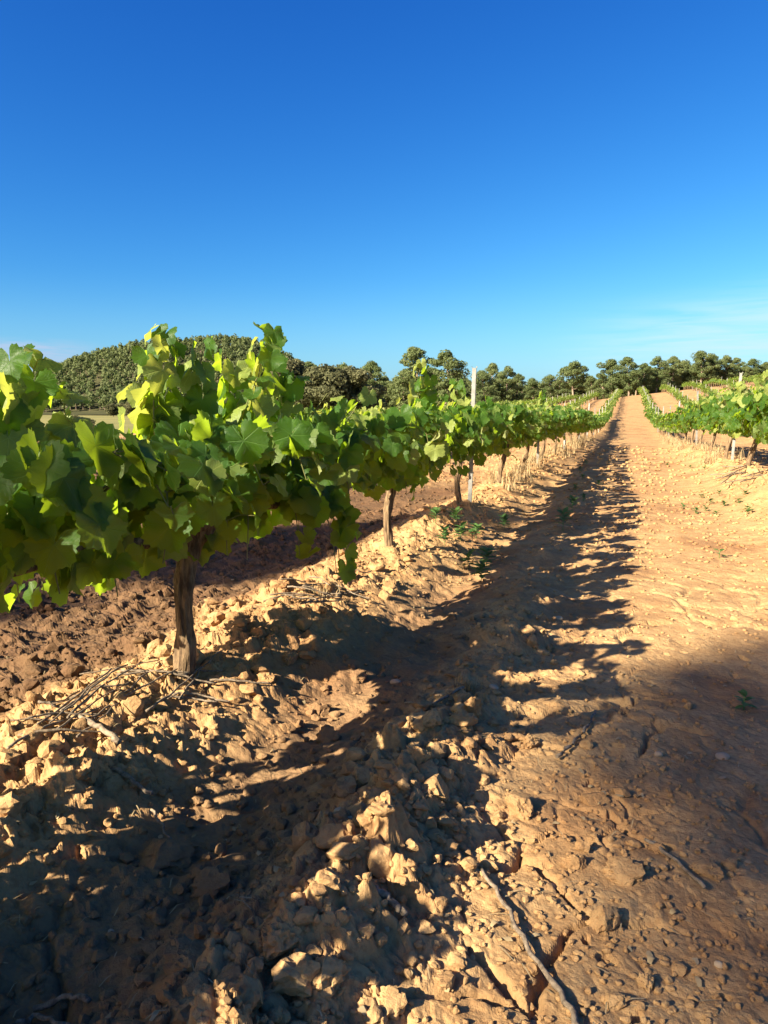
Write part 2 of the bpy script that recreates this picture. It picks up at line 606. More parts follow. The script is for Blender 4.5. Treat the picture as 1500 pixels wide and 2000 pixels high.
def needle_material(name, a, c_, trans):
    m, nb, out = new_mat(name)
    oi = nb.n('ShaderNodeObjectInfo')
    geo = nb.n('ShaderNodeNewGeometry')
    n1 = nb.noise(geo.outputs['Position'], 0.9, 4, 0.6)
    f = nb.math('ADD', nb.math('MULTIPLY', oi.outputs['Random'], 0.6), nb.math('MULTIPLY', n1, 0.5))
    p = principled(nb, nb.mix(f, a, c_), 0.75, 0.15)
    tr = nb.n('ShaderNodeBsdfTranslucent')
    tr.inputs[0].default_value = (*trans, 1)
    mx = nb.n('ShaderNodeMixShader')
    mx.inputs[0].default_value = 0.32
    nb.link(p.outputs[0], mx.inputs[1])
    nb.link(tr.outputs[0], mx.inputs[2])
    nb.link(mx.outputs[0], out.inputs[0])
    return m


M['needles'] = needle_material('pine_needles', (0.070, 0.096, 0.034), (0.130, 0.148, 0.058), (0.20, 0.25, 0.08))
M['oak'] = needle_material('holm_oak_leaves', (0.075, 0.08, 0.036), (0.135, 0.125, 0.06), (0.16, 0.16, 0.07))
M['hill_needles'] = needle_material('hill_pine_needles', (0.055, 0.078, 0.028), (0.118, 0.134, 0.052), (0.12, 0.16, 0.05))

# ------------------------------------------------------------------ the land: one sheet, finest near the viewer
dense = np.arange(-43, 43.001, 0.15)
coarse = np.concatenate([np.arange(-180, -43.5, 4.0)])
coarse_r = -coarse[::-1][:-1]
angs = np.radians(np.concatenate([coarse, dense, coarse_r]))     # about the view axis, positive to the right
rr = [0.25, 0.4, 0.55]
r_ = 0.72
while r_ < 34:
    rr.append(r_)
    r_ *= 1.0046
while r_ < 5200:
    rr.append(r_)
    r_ *= 1.06
rr = np.array(rr)
A, RR = np.meshgrid(angs, rr)
az_w = A - YAW                                                     # clockwise from +Y
GX, GY = RR * np.sin(az_w), RR * np.cos(az_w)
GZ = terrain(GX, GY)
nearmask = (RR < 60)
mz = micro(GX[nearmask], GY[nearmask], RR[nearmask])
edge = 1 - sstep(R(43), R(50), np.abs(A[nearmask]))
fl = -0.06
GZ[nearmask] += np.where(edge > 0, mz * edge + fl * (1 - edge), fl) * (1 - sstep(35, 60, RR[nearmask])) + fl * sstep(35, 60, RR[nearmask])
GZ[~nearmask] += fl
nr, na = RR.shape
verts = np.stack([GX, GY, GZ], -1).reshape(-1, 3)
ctr = len(verts)
I, J = np.meshgrid(np.arange(nr - 1), np.arange(na), indexing='ij')
J2 = (J + 1) % na
quads = np.stack([I * na + J, I * na + J2, (I + 1) * na + J2, (I + 1) * na + J], -1).reshape(-1, 4)[:, ::-1]
fc = verts[quads].mean(1)
u_, be_, ri_, tr_, path_, ti_ = regions(fc[:, 0], fc[:, 1])
is_path = (path_ > 0.5) & (fc[:, 1] > -40) & (fc[:, 1] < 130)
is_mead = (fc[:, 0] < -24) | (fc[:, 1] > 150) | (fc[:, 1] < -60) | (fc[:, 0] > 60)


def sub_sheet(name, mask, mat):
    q = quads[mask]
    used, inv = np.unique(q, return_inverse=True)
    me = mesh_np(name, verts[used], inv.reshape(-1, 4), mat, smooth=False)
    return tag(link(name, me), kind='structure')


capv = np.concatenate([verts[:na], [[0, 0, -0.07]]])
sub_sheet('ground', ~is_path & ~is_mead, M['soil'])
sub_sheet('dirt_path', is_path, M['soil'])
sub_sheet('meadow', is_mead & ~is_path, M['meadow'])
capf = np.array([(na, (j + 1) % na, j) for j in range(na)])
tag(link('ground', mesh_np('ground_cap', capv, capf, M['soil'])), kind='structure')

# ------------------------------------------------------------------ wooded hill, far left
FWD = Vector((-math.sin(YAW), math.cos(YAW), 0))
RGT = Vector((math.cos(YAW), math.sin(YAW), 0))
HP_X = np.array([-330, -270, -238, -200, -170, -150, -122, -95, -74, -45, -15, 15, 60])
HP_Z = np.array([0, 3, 9, 16, 27, 33, 36.5, 38.5, 36, 24, 14, 7, 0.0])


def hill_z(X, Z):
    rise = sstep(300, 440, Z) * (1 - sstep(455, 640, Z))
    return np.interp(X, HP_X, HP_Z) * rise + 1.5 * vnoise(X / 22, Z / 22, 201) * rise - 1.0


hx = np.linspace(-345, 70, 120)
hz_ = np.linspace(296, 650, 90)
HX, HZ = np.meshgrid(hx, hz_)
hh = hill_z(HX, HZ)
hv = np.stack([HX * RGT.x + HZ * FWD.x, HX * RGT.y + HZ * FWD.y, hh], -1).reshape(-1, 3)
i_, j_ = np.meshgrid(np.arange(89), np.arange(119), indexing='ij')
hq = np.stack([i_ * 120 + j_, i_ * 120 + j_ + 1, (i_ + 1) * 120 + j_ + 1, (i_ + 1) * 120 + j_], -1).reshape(-1, 4)
tag(link('hill', mesh_np('hill', hv, hq, M['hill'])), kind='structure')


# ------------------------------------------------------------------ trees
def clump_cards(acc, center, rad, n, size, rnd, mat=1, jit=0.6):
    """needle tufts: small faces spread over and through one clump"""
    d = rnd.normal(size=(n, 3))
    d /= np.linalg.norm(d, axis=1)[:, None]
    rr_ = rnd.uniform(0.45, 1.0, n) ** 0.5
    p = center + d * rr_[:, None] * rad
    a = rnd.normal(size=(n, 3))
    nrm = d * 1.0 + rnd.normal(size=(n, 3)) * jit
    nrm /= np.linalg.norm(nrm, axis=1)[:, None]
    a -= nrm * (a * nrm).sum(1)[:, None]
    a /= np.linalg.norm(a, axis=1)[:, None]
    c = np.cross(nrm, a)
    s = size * rnd.uniform(0.5, 1.25, n)[:, None]
    v = np.stack([p - a * s * 0.9, p + a * s * 0.5 - c * s * 0.65, p + a * s * 0.9, p + c * s * 0.6], 1).reshape(-1, 3)
    q = np.arange(4 * n).reshape(-1, 4)
    acc.add(v, q, mat)


def make_pine(seed, h, spread, bare=0.35, dense_=1.0, lean=0.04, oak=False):
    """returns (trunk mesh, crown mesh) of one pine, base at the origin"""
    rd = random.Random(seed)
    rnp = np.random.default_rng(seed)
    ta, ca = Acc(), Acc()
    lx, ly = rd.uniform(-lean, lean), rd.uniform(-lean, lean)

    def axis(t):
        return Vector((lx * h * t + 0.03 * h * math.sin(t * 4 + seed), ly * h * t + 0.02 * h * math.sin(t * 5 + seed * 2), h * t))
    n = 10
    ta.add(*tube([axis(i / n * 0.93) - Vector((0, 0, 0.25 if i == 0 else 0)) for i in range(n + 1)],
                 [h * 0.022 * (1 - 0.85 * i / n) + 0.015 for i in range(n + 1)], 7))
    nb_ = int(15 * dense_) if not oak else 16
    for k in range(nb_):
        t = bare + (0.97 - bare) * ((k + rd.random()) / nb_)
        base = axis(t)
        ph = k * 2.4 + rd.uniform(-0.5, 0.5)
        f = math.sin(math.pi * min(1, max(0.12, (t - bare + 0.22) / (1.22 - bare)))) ** 0.8
        L = spread * f * rd.uniform(0.55, 1.1)
        if t > 0.9:
            L *= 0.6
        d = Vector((math.cos(ph), math.sin(ph), rd.uniform(0.05, 0.45)))
        pts = [base + d * L * q + Vector((0, 0, 0.12 * L * q * q)) for q in (0, 0.35, 0.7, 1.0)]
        ta.add(*tube(pts, [h * 0.008, h * 0.006, h * 0.004, h * 0.002], 4))
        for q in range(rd.choice((2, 3, 3)) if not oak else 4):
            s = 0.5 + 0.5 * q / 2.0 if not oak else 0.3 + 0.24 * q
            c = base + d * L * min(s, 1.05) + Vector((rd.uniform(-.2, .2), rd.uniform(-.2, .2), rd.uniform(-.02, .22))) * L
            rad = spread * rd.uniform(0.20, 0.40) * (1.1 if oak else 1)
            clump_cards(ca, np.array(c), np.array((rad, rad, rad * (0.72 if not oak else 0.8))),
                        int(150 * dense_ ** 0.5), (0.072 if oak else 0.056) * spread, rnp, 0)
    top = axis(0.97)
    clump_cards(ca, np.array(top), np.array((spread * .3, spread * .3, spread * .26)), 120, 0.06 * spread, rnp, 0)
    return ta.mesh('pine_trunk', M['pine_bark']), ca.mesh('pine_crown', M['oak'] if oak else M['needles'], smooth=False)


PINES = [make_pine(s, 6.0, sp, ba, de) for s, sp, ba, de in
         ((1, 1.9, .20, 1.4), (2, 1.7, .10, 1.5), (3, 2.2, .32, 1.2), (4, 1.6, .06, 1.6), (5, 1.8, .24, 1.3), (6, 1.7, .10, 1.5))]
OAKS = [make_pine(s, 4.0, 1.9, .12, 1.1, oak=True) for s in (21, 22, 23)]


def tree(px, dist, top_y, var, label, group, oak=False, wide=1.0, name=None):
    d = ray(px, 800)
    h = Vector((d.x, d.y, 0))
    k = dist / h.dot(FWD)
    x, y = h.x * k, h.y * k
    z0 = float(terrain(x, y)) - 0.08
    zt = 1.0 + (800 - top_y) / F_PX * dist
    hgt = max(2.0, zt - z0)
    proto = (OAKS if oak else PINES)[var]
    base_h = 4.0 if oak else 6.0
    s = hgt / base_h
    t = empty(name or ('holm_oak' if oak else 'pine_tree'), (x, y, z0), random.uniform(0, 6.28))
    t.scale = (s * wide, s * wide, s)
    link('trunk', proto[0], t)
    link('crown', proto[1], t)
    tag(t, label, 'tree', group)
    return t


G_TREE = 'pines along the ridge behind the vineyard'
tl = [  # px, distance, top y, variant, width, oak, label
    (575, 84, 716, 0, 1.1, True, 'round brownish holm oak showing just right of the tallest vine shoots'),
    (625, 82, 722, 1, 1.2, True, 'broad holm oak left of the gap above the second vine'),
    (690, 84, 728, 2, 1.2, True, 'low spreading holm oak behind the vines left of the tall pines'),
    (600, 110, 712, 1, 1.0, False, 'dark pine top peeping over the holm oaks on their left'),
    (671, 108, 714, 3, 1.0, False, 'narrow pine top standing over the middle holm oak'),
    (722, 100, 710, 3, 1.15, False, 'slim pointed pine between the holm oaks and the tall pair of pines'),
    (750, 108, 738, 5, 1.3, False, 'low bushy pine filling the gap left of the tall pair of pines'),
    (815, 98, 686, 1, 1.25, False, 'tall pine, left one of the pair behind the second vine shoots'),
    (868, 96, 690, 5, 1.3, False, 'tall dark pine, right one of the pair, left of the steel post'),
    (778, 112, 740, 0, 1.2, False, 'low pine in front of the tall pair, on its left'),
    (842, 104, 722, 3, 1.4, False, 'lower pine standing between the tall pair'),
    (893, 106, 730, 1, 1.4, False, 'low pine on the right flank of the tall pair'),
    (795, 106, 724, 5, 1.4, False, 'low pine on the left flank of the tall pair'),
    (905, 118, 742, 4, 1.2, False, 'small pale pine right behind the tall steel post'),
    (945, 112, 728, 0, 1.1, False, 'pine with bare grey trunk just right of the steel post'),
    (964, 116, 714, 1, 1.0, False, 'pointed pine, first of the two peaks right of the steel post'),
    (990, 114, 719, 5, 1.1, False, 'pine, second of the two peaks right of the steel post'),
    (1012, 118, 733, 3, 1.1, False, 'small conical pine right of the two peaks'),
    (1038, 124, 742, 2, 1.1, False, 'low pine at the saddle of the tree line'),
    (1075, 120, 735, 4, 1.2, False, 'grey green pine just left of the umbrella shaped pine'),
    (1120, 118, 711, 2, 1.25, False, 'umbrella shaped pine with a pale forked trunk left of the path'),
    (1155, 132, 737, 0, 1.1, False, 'low pine right beside the umbrella shaped pine'),
    (1192, 126, 706, 0, 1.1, False, 'dense round pine directly left of the path end'),
    (1226, 124, 702, 1, 1.25, False, 'pine with a leaning trunk above the end of the path'),
    (1255, 128, 713, 4, 1.15, False, 'open pine just right of the path end'),
    (1280, 130, 700, 5, 1.15, False, 'tall rounded pine right of the path end'),
    (1308, 134, 700, 3, 1.2, False, 'pine with a sparse tip right of the tall rounded pine'),
    (1334, 138, 708, 2, 1.1, False, 'lower pine in the dip of the right tree line'),
    (1366, 134, 691, 0, 1.15, False, 'highest pine of the right tree line with a branching top'),
    (1386, 136, 697, 4, 1.1, False, 'pine leaning against the highest pine on its right'),
    (1412, 138, 698, 5, 1.2, False, 'rounded pine behind the right steel post'),
    (1436, 144, 703, 1, 1.2, False, 'pine right above the right steel post'),
    (1460, 140, 705, 0, 1.2, False, 'flat topped pine right of the right steel post'),
    (1490, 142, 711, 2, 1.2, False, 'pine at the right edge of the photo'),
    (1530, 140, 712, 4, 1.2, False, 'pine beyond the right edge of the tree line'),
    (1570, 144, 712, 3, 1.2, False, 'pine standing farthest right in the tree line'),
]
for px, di, ty, va, wi, ok_, lb in tl:
    tree(px, di, ty, va, lb, 'holm oaks behind the left row' if ok_ else G_TREE, ok_, wi)
# lower pines filling the wood behind them, nothing tells these apart
for k in range(84):
    px = 560 + k * 12.4 + random.uniform(-8, 8)
    di = 128 + random.uniform(0, 22) + (8 if px > 1180 else 0)
    ty = np.interp(px, [560, 760, 900, 1040, 1180, 1300, 1500, 1700], [736, 746, 746, 750, 736, 722, 718, 720]) + random.uniform(-6, 8)
    tree(px, di, ty, random.randrange(6), 'low pine filling the wood behind the front trees of the ridge',
         'lower pines in the wood', False, 1.35)
# dense undergrowth closing the wood below the crowns
for k in range(60):
    px = 560 + k * 17 + random.uniform(-6, 6)
    di = 150 + random.uniform(0, 8)
    ty = np.interp(px, [560, 900, 1180, 1300, 1500, 1700], [770, 772, 756, 744, 740, 740]) + random.uniform(-4, 5)
    tree(px, di, ty, random.randrange(3), 'dark bush growing under the pines of the ridge', 'bushes under the pines', True, 1.7, 'bush')


# hill pines: small, one mesh each
def small_pine(seed):
    rnp = np.random.default_rng(seed)
    rd = random.Random(seed)
    acc = Acc()
    acc.add(*tube([(0, 0, -0.5), (0.1, 0, 2), (0, 0.1, 4.4)], [.16, .13, .05], 5), 0)
    for k in range(4):
        c = np.array((rd.uniform(-.9, .9), rd.uniform(-.9, .9), 3.2 + 1.1 * k + rd.uniform(-.4, .4)))
        r = 2.0 - 0.28 * k
        clump_cards(acc, c, np.array((r, r, 1.25)), 24, 0.72, rnp, 1, 0.3)
    return acc


SP = [small_pine(300 + k) for k in range(5)]
SPM = [a.mesh('hill_pine', [M['pine_bark'], M['hill_needles']], smooth=False) for a in SP]
pts = []
tries = 0
while len(pts) < 2900 and tries < 24000:
    tries += 1
    X, Z = rng.uniform(-285, 25), rng.uniform(312, 462)
    if np.interp(X, HP_X, HP_Z) < 2.5:
        continue
    if any((X - a) ** 2 + (Z - b_) ** 2 < 2.3 ** 2 for a, b_ in pts[-400:]):
        continue
    pts.append((X, Z))
pts.sort(key=lambda p: p[1])
stuffa = Acc()
stuff_pts = []
cnt = 0
for (X, Z) in pts:
    px = 750 + F_PX * X / Z
    x, y = X * RGT.x + Z * FWD.x, X * RGT.y + Z * FWD.y
    z = float(hill_z(X, Z)) - 0.2
    s = random.uniform(0.58, 0.98)
    k = random.randrange(5)
    rz = random.uniform(0, 6.28)
    if 60 < px < 600 and cnt < 190 and random.random() < 0.7:
        cnt += 1
        o = link('pine_tree', SPM[k], None, (x, y, z), (0, 0, rz), (s, s, s * random.uniform(.9, 1.15)))
        tag(o, 'small rounded pine among the pines covering the distant hill', 'tree', 'pines covering the hill')
    else:
        c_, s_ = math.cos(rz), math.sin(rz)
        Rm = np.array([[c_, -s_, 0], [s_, c_, 0], [0, 0, 1]])
        stuff_pts.append((x, y, z, s, k, Rm))
for x, y, z, s, k, Rm in stuff_pts:
    for v, f, m_, in zip(SP[k].v, SP[k].f, SP[k].m):
        pass
    V = np.concatenate(SP[k].v) @ Rm.T * s + np.array((x, y, z))
    Fc = np.concatenate(SP[k].f)
    Mi = np.concatenate(SP[k].m)
    keep = np.ones(len(Fc), bool)
    stuffa.v.append(V)
    stuffa.f.append(Fc[keep] + stuffa.n)
    stuffa.m.append(Mi[keep])
    stuffa.uv.append(np.zeros((len(V), 2)))
    stuffa.n += len(V)
tag(link('pine_forest', stuffa.mesh('pine_forest', [M['pine_bark'], M['hill_needles']], smooth=False)),
    'dense pine wood covering the distant rounded hill', 'forest', kind='stuff')

# shrubs at the foot of the hill and a hedge on the meadow
for k, (px, Z, h_) in enumerate(((150, 70, 1.6), (175, 66, 1.3), (128, 74, 1.4), (262, 190, 4.0), (285, 185, 3.4), (225, 200, 3.2), (310, 180, 3.6))):
    X = (px - 750) / F_PX * Z
    x, y = X * RGT.x + Z * FWD.x, X * RGT.y + Z * FWD.y
    t = empty('shrub', (x, y, float(terrain(x, y)) - 0.1), k)
    s = h_ / 4.0
    t.scale = (s * 1.3, s * 1.3, s)
    link('trunk', OAKS[k % 3][0], t)
    link('crown', OAKS[k % 3][1], t)
    tag(t, ('dark shrub on the near edge of the meadow left of the tall vine' if k < 3 else
            'olive green bush at the foot of the wooded hill'), 'shrub',
        'shrubs on the meadow edge' if k < 3 else 'bushes at the foot of the hill')

# two pines behind the viewer, on the sunny side, whose shade lies across the near ground
for (cx, cy, seed, rz, hc, sp_, aim, lb) in ((-18.46, -24.48, 220, 0.0, 20.0, 2.0, None, 'tall pine behind the viewer that shades the right half of the path'),
                                             (0, 0, 143, 1.0, 13.0, 1.15, (-3.45, 4.6), 'slim pine behind the viewer that shades part of the tilled alley')):
    tm, cm = make_pine(seed, hc * 1.15, sp_, .70, 2.4, lean=0.0)
    if aim:
        q = np.array([v.co[:] for v in cm.vertices])
        qx = q[:, 0] * math.cos(rz) - q[:, 1] * math.sin(rz) + 1.12 * q[:, 2]
        qy = q[:, 0] * math.sin(rz) + q[:, 1] * math.cos(rz) + 1.45 * q[:, 2]
        cx, cy = aim[0] - qx.mean(), aim[1] - qy.mean()
    t = empty('pine_tree', (cx, cy, 0), rz)
    link('trunk', tm, t)
    link('crown', cm, t)
    tag(t, lb, 'tree', 'pines behind the viewer')


# ------------------------------------------------------------------ vine leaves
def leaf_outline(th, rnd, lobed):
    """radius of a vine leaf outline at angle th from the tip, petiole at the origin"""
    a = abs(th)
    xs = np.radians([0, 14, 34, 58, 78, 98, 122, 145, 163, 172, 180])
    k = lobed
    ys = [0.61, 0.58, 0.52 - 0.09 * k, 0.57, 0.555, 0.50 - 0.06 * k, 0.53, 0.51, 0.43, 0.27, 0.09]
    return float(np.interp(a, xs, ys))


def make_leaf(seed, n_out, mat, ring=True, young=False):
    rd = random.Random(seed)
    lob = rd.uniform(0.0, 0.9)
    fold = rd.uniform(0.05, 0.50)
    cup = rd.uniform(-0.45, 0.30)
    droop = rd.uniform(0.15, 0.9)
    off = rd.uniform(0, 50)
    V = [(0.0, 0.0)]
    Fc = []
    if ring:
        m_ = n_out // 2
        for i in range(m_):
            th = -math.pi + 2 * math.pi * (i + 0.5) / m_
            r = leaf_outline(th, rd, lob) * 0.55
            V.append((r * math.sin(th), r * math.cos(th)))
        for i in range(n_out):
            th = -math.pi + 2 * math.pi * (i + 0.5) / n_out
            r = leaf_outline(th, rd, lob) * (1.0 + (0.055 if i % 2 else -0.05) * rd.uniform(0.5, 1.4))
            r *= 1 + 0.05 * math.sin(3 * th + off)
            V.append((r * math.sin(th), r * math.cos(th)))
        for i in range(m_ - 1):
            Fc.append((0, 1 + i + 1, 1 + i))
        for i in range(n_out - 1):
            o1, o2 = 1 + m_ + i, 1 + m_ + i + 1
            a_ = 1 + min(i // 2, m_ - 1)
            b_ = 1 + min((i + 1) // 2, m_ - 1)
            Fc.append((a_, o2, o1))
            if a_ != b_:
                Fc.append((a_, b_, o2))
    else:
        for i in range(n_out):
            th = -math.pi + 2 * math.pi * (i + 0.5) / n_out
            r = leaf_outline(th, rd, lob)
            V.append((r * math.sin(th), r * math.cos(th)))
        for i in range(n_out - 1):
            Fc.append((0, 2 + i, 1 + i))
    P = []
    for x, y in V:
        r2 = x * x + y * y
        z = fold * abs(x) * (0.6 + 0.5 * abs(y)) + cup * r2 - droop * max(0, y) ** 2 * 0.6 - 0.25 * droop * max(0, -y) ** 2
        ph = math.atan2(x, y)
        z += 0.11 * math.sin(4 * ph + off) * r2 * 2 + 0.09 * mnoise.noise(Vector((x * 3.5 + off, y * 3.5, seed)))
        P.append((x, y, z))
    P = np.array(P)
    return P, np.array(Fc), np.array(V)


def leaf_mesh(seed, n_out, mat, ring=True):
    P, Fc, uv = make_leaf(seed, n_out, mat, ring)
    return mesh_np('leaf', P, Fc, mat, uv=uv)


LEAF_NEAR = [leaf_mesh(400 + k, 44, M['leaf']) for k in range(10)]
LEAF_YOUNG = [leaf_mesh(430 + k, 36, M['young']) for k in range(6)]
LEAF_MID = [leaf_mesh(460 + k, 22, M['leaf']) for k in range(8)]
LEAF_MIDY = [leaf_mesh(480 + k, 20, M['young']) for k in range(4)]
LOW = [make_leaf(500 + k, 11, None, False) for k in range(6)]
HID = [make_leaf(540 + k, 30, None, True) for k in range(6)]
LOWY = [make_leaf(550 + k, 18, None, True) for k in range(6)]
FARL = [make_leaf(520 + k, 6, None, False) for k in range(4)]


def leaf_matrix(pos, normal, size, rd):
    n = Vector(normal).normalized()
    down = Vector((rd.uniform(-.55, .55), rd.uniform(-.55, .55), -1.0))
    y = down - n * down.dot(n)
    if y.length < 0.05:
        y = Vector((1, 0, 0)) - n * n.x
    y.normalize()
    x = y.cross(n)
    m = Matrix((x, y, n)).transposed().to_4x4()
    return Matrix.Translation(pos) @ m @ Matrix.Diagonal((size, size, size, 1))


ROW1_V = [-8, 0, 1.2, 1.55, 1.8, 2.3, 2.42, 2.6, 2.8, 3.02, 3.2, 3.4, 3.7, 4.3, 5.1, 5.5, 5.72, 5.95, 6.6, 7.1, 7.6, 9, 12, 14.2, 14.5, 14.8, 18, 130]
ROW1_T = [0.84, 0.84, 0.98, 1.02, 1.0, 0.98, 1.10, 1.12, 1.08, 1.10, 1.12, 1.1, 1.06, 1.02, 1.04, 1.06, 1.10, 1.1, 1.04, 1.12, 1.08, 1.06, 1.06, 1.08, 1.12, 1.1, 1.08, 1.1]


def row1_top(v):
    return float(np.interp(v, ROW1_V, ROW1_T))


def plan_vine(seed, top, y0, half=1.25, inner=120, shoulder=4, inner_z=0.50, step=0.115, extra=(), gap_low=0.44, wide=0.30, per_node=1.5, cap=900):
    """shoots and leaves of one vine in its own space: lists of (path) and (matrix, young)"""
    rd = random.Random(seed)
    shoots, leaves = [], []
    y = -half
    defs = []
    while y < half:
        yy = y + rd.uniform(-.05, .05)
        t = top(y0 + yy)
        L = t - 0.62 + rd.uniform(-0.16, 0.05)
        if t > 1.25:
            L = t - 0.62 - rd.uniform(0, 0.03)
        side = rd.choice((-1, 1))
        lean = rd.uniform(0.02, 0.30) * side * wide / 0.3
        if t > 1.25:
            lean *= 0.25
        defs.append((Vector((rd.uniform(-.03, .03), yy, 0.60)), L, lean, rd.uniform(-.22, .22), False))
        y += step
    # drooping side shoots that close the lower half of the canopy
    for k in range(int(9 * half / 1.25)):
        yy = -half + 2 * half * (k + rd.random()) / 9.0
        side = 1 if rd.random() < 0.62 else -1
        defs.append((Vector((0.05 * side, yy, 0.74)), rd.uniform(0.26, 0.44), side, rd.uniform(-.3, .3), True))
    # shoots that arch out over the sunny shoulder of the row towards the path
    for k in range(shoulder):
        yy = -half + 2 * half * (k + rd.random()) / max(1, shoulder)
        defs.append((Vector((0.06, yy, 0.74)), rd.uniform(0.42, 0.62), 1, rd.uniform(-.3, .5), 3))
    for e in extra:
        defs.append(e)
    for base, L, lean, along, hang in defs:
        tall = hang is None
        low = hang == 2
        L = max(L, 0.22)
        n = max(3, int(L / 0.062))
        P = []
        for i in range(n + 1):
            t = i / n
            if hang == 3:
                q = base + Vector((0.44 * math.sin(t * 1.5), along * t * 0.7, 0.40 * L * math.sin(t * 2.5) - 0.10 * t * t))
            elif hang:
                q = base + Vector((lean * (0.20 * math.sin(min(1, t * 1.3) * 1.5)), along * t * 0.6,
                                   0.06 * math.sin(t * 3.1) - L * 0.72 * t * t))
            else:
                q = base + Vector((lean * (t + 0.25 * t * t), along * t * 0.7 + 0.015 * math.sin(t * 7 + base.y * 9), L * t))
                if t > 0.8:
                    q.x += lean * 0.3 * (t - 0.8)
            P.append(q)
        shoots.append((P, hang))
        for i in range(1, n + 1):
            t = i / n
            m_ = 1 if ((t > 0.85 or rd.random() > per_node - 1) and not tall) else 2
            for w_ in range(m_):
                sgn = 1 if (i + w_) % 2 else -1
                ph = rd.uniform(-0.9, 0.9)
                outd = Vector((sgn * math.cos(ph), math.sin(ph), 0))
                if hang:
                    outd = Vector((abs(outd.x) * (1 if lean > 0 else -1), outd.y * 1.3, 0))
                size = rd.uniform(0.085, 0.150)
                yng = False
                if t > 0.72 and not hang:
                    size *= 1.18 - 0.72 * (t - 0.72) / 0.28 * rd.uniform(.6, 1)
                    yng = rd.random() < 0.25 + 1.5 * (t - 0.72)
                if tall:
                    size = rd.uniform(.095, .14) * (1 if t < .9 else .8)
                    yng = rd.random() < (0.15 if t < .6 else 0.4)
                elif hang and t > 0.75:
                    size *= 0.8
                    yng = rd.random() < 0.25
                pet = rd.uniform(0.035, 0.10) * (0.5 if t > 0.85 or tall else 1)
                pos = P[i] + outd * pet + Vector((0, 0, rd.uniform(-.02, .035)))
                if pos.z < (gap_low if not hang else gap_low + 0.03) and not low:
                    continue
                nrm = outd * rd.uniform(0.35, 1.0) + Vector((0, 0, rd.uniform(0.05, 0.75))) + Vector(
                    (rd.gauss(0, .32), rd.gauss(0, .38), rd.gauss(0, .22))) + Vector((-0.10, -0.25, 0))
                leaves.append((leaf_matrix(pos, nrm, size, rd), yng, (P[i], pos)))
        # inner leaves close to the cordon
    for k in range(int(inner * half / 1.25)):
        pos = Vector((rd.uniform(-.14, .14), rd.uniform(-half, half), rd.uniform(inner_z, 0.88)))
        outd = Vector((rd.choice((-1, 1)), rd.uniform(-.8, .8), rd.uniform(-.1, .6)))
        leaves.append((leaf_matrix(pos, outd, rd.uniform(.10, .15), rd), False, None))
    if len(leaves) > cap:
        keep = set(rd.sample(range(len(leaves)), cap))
        leaves = [l for i, l in enumerate(leaves) if i in keep]
    return shoots, leaves


def trunk_mesh(seed, h=0.62, r=0.046, lean=(0.03, 0.05), sides=30, rings=46):
    rd = random.Random(seed)
    o = seed * 3.7
    path, rad = [], []
    for i in range(rings + 1):
        t = i / rings
        path.append((lean[0] * t + 0.030 * math.sin(t * 5.2 + o), lean[1] * t + 0.026 * math.sin(t * 4.3 + o * 2), -0.10 + (h + 0.10) * t))
        rr_ = r * (1.18 - 0.5 * t + 0.35 * t * t) * (1 + 0.12 * math.sin(9 * t + o) + 0.06 * math.sin(21 * t + o))
        if t > 0.88:
            rr_ *= 1 + 0.5 * (t - 0.88) / 0.12
        rad.append(rr_)

    def ridge(th, s):
        w = th + 0.9 * s
        a = mnoise.noise(Vector((math.cos(w) * 3.2 + o, math.sin(w) * 3.2, s * 2.6)))
        b_ = mnoise.noise(Vector((math.cos(w) * 8.0 + o, math.sin(w) * 8.0, s * 5.0)))
        c_ = mnoise.noise(Vector((math.cos(w) * 2.0, math.sin(w) * 2.0 + o, s * 9.0)))
        return 1 + 0.34 * a - 0.30 * abs(b_) + 0.14 * c_
    V, Fc = tube(path, rad, sides, True, ridge if sides > 8 else None)
    top = Vector(path[-1])
    return mesh_np('vine_trunk', V, Fc, M['bark']), top


def arm_mesh(seed, top, sgn, half=1.15, sides=9):
    rd = random.Random(seed)
    P, rad = [], []
    n = 12
    for i in range(n + 1):
        t = i / n
        P.append((top.x * (1 - t) + 0.02 * math.sin(t * 9 + seed), top.y + sgn * half * t, top.z - 0.03 + 0.03 * t + 0.018 * math.sin(t * 13 + seed)))
        rad.append(0.027 * (1 - 0.6 * t) * (1 + 0.2 * math.sin(t * 31 + seed)))
    V, Fc = tube(P, rad, sides)
    return mesh_np('vine_arm', V, Fc, M['bark'])


def add_petiole(acc, a, b_):
    mid = (a + b_) / 2 + Vector((0, 0, 0.012))
    acc.add(*tube([a, mid, b_], [0.0022, 0.0016, 0.0014], 4, False))


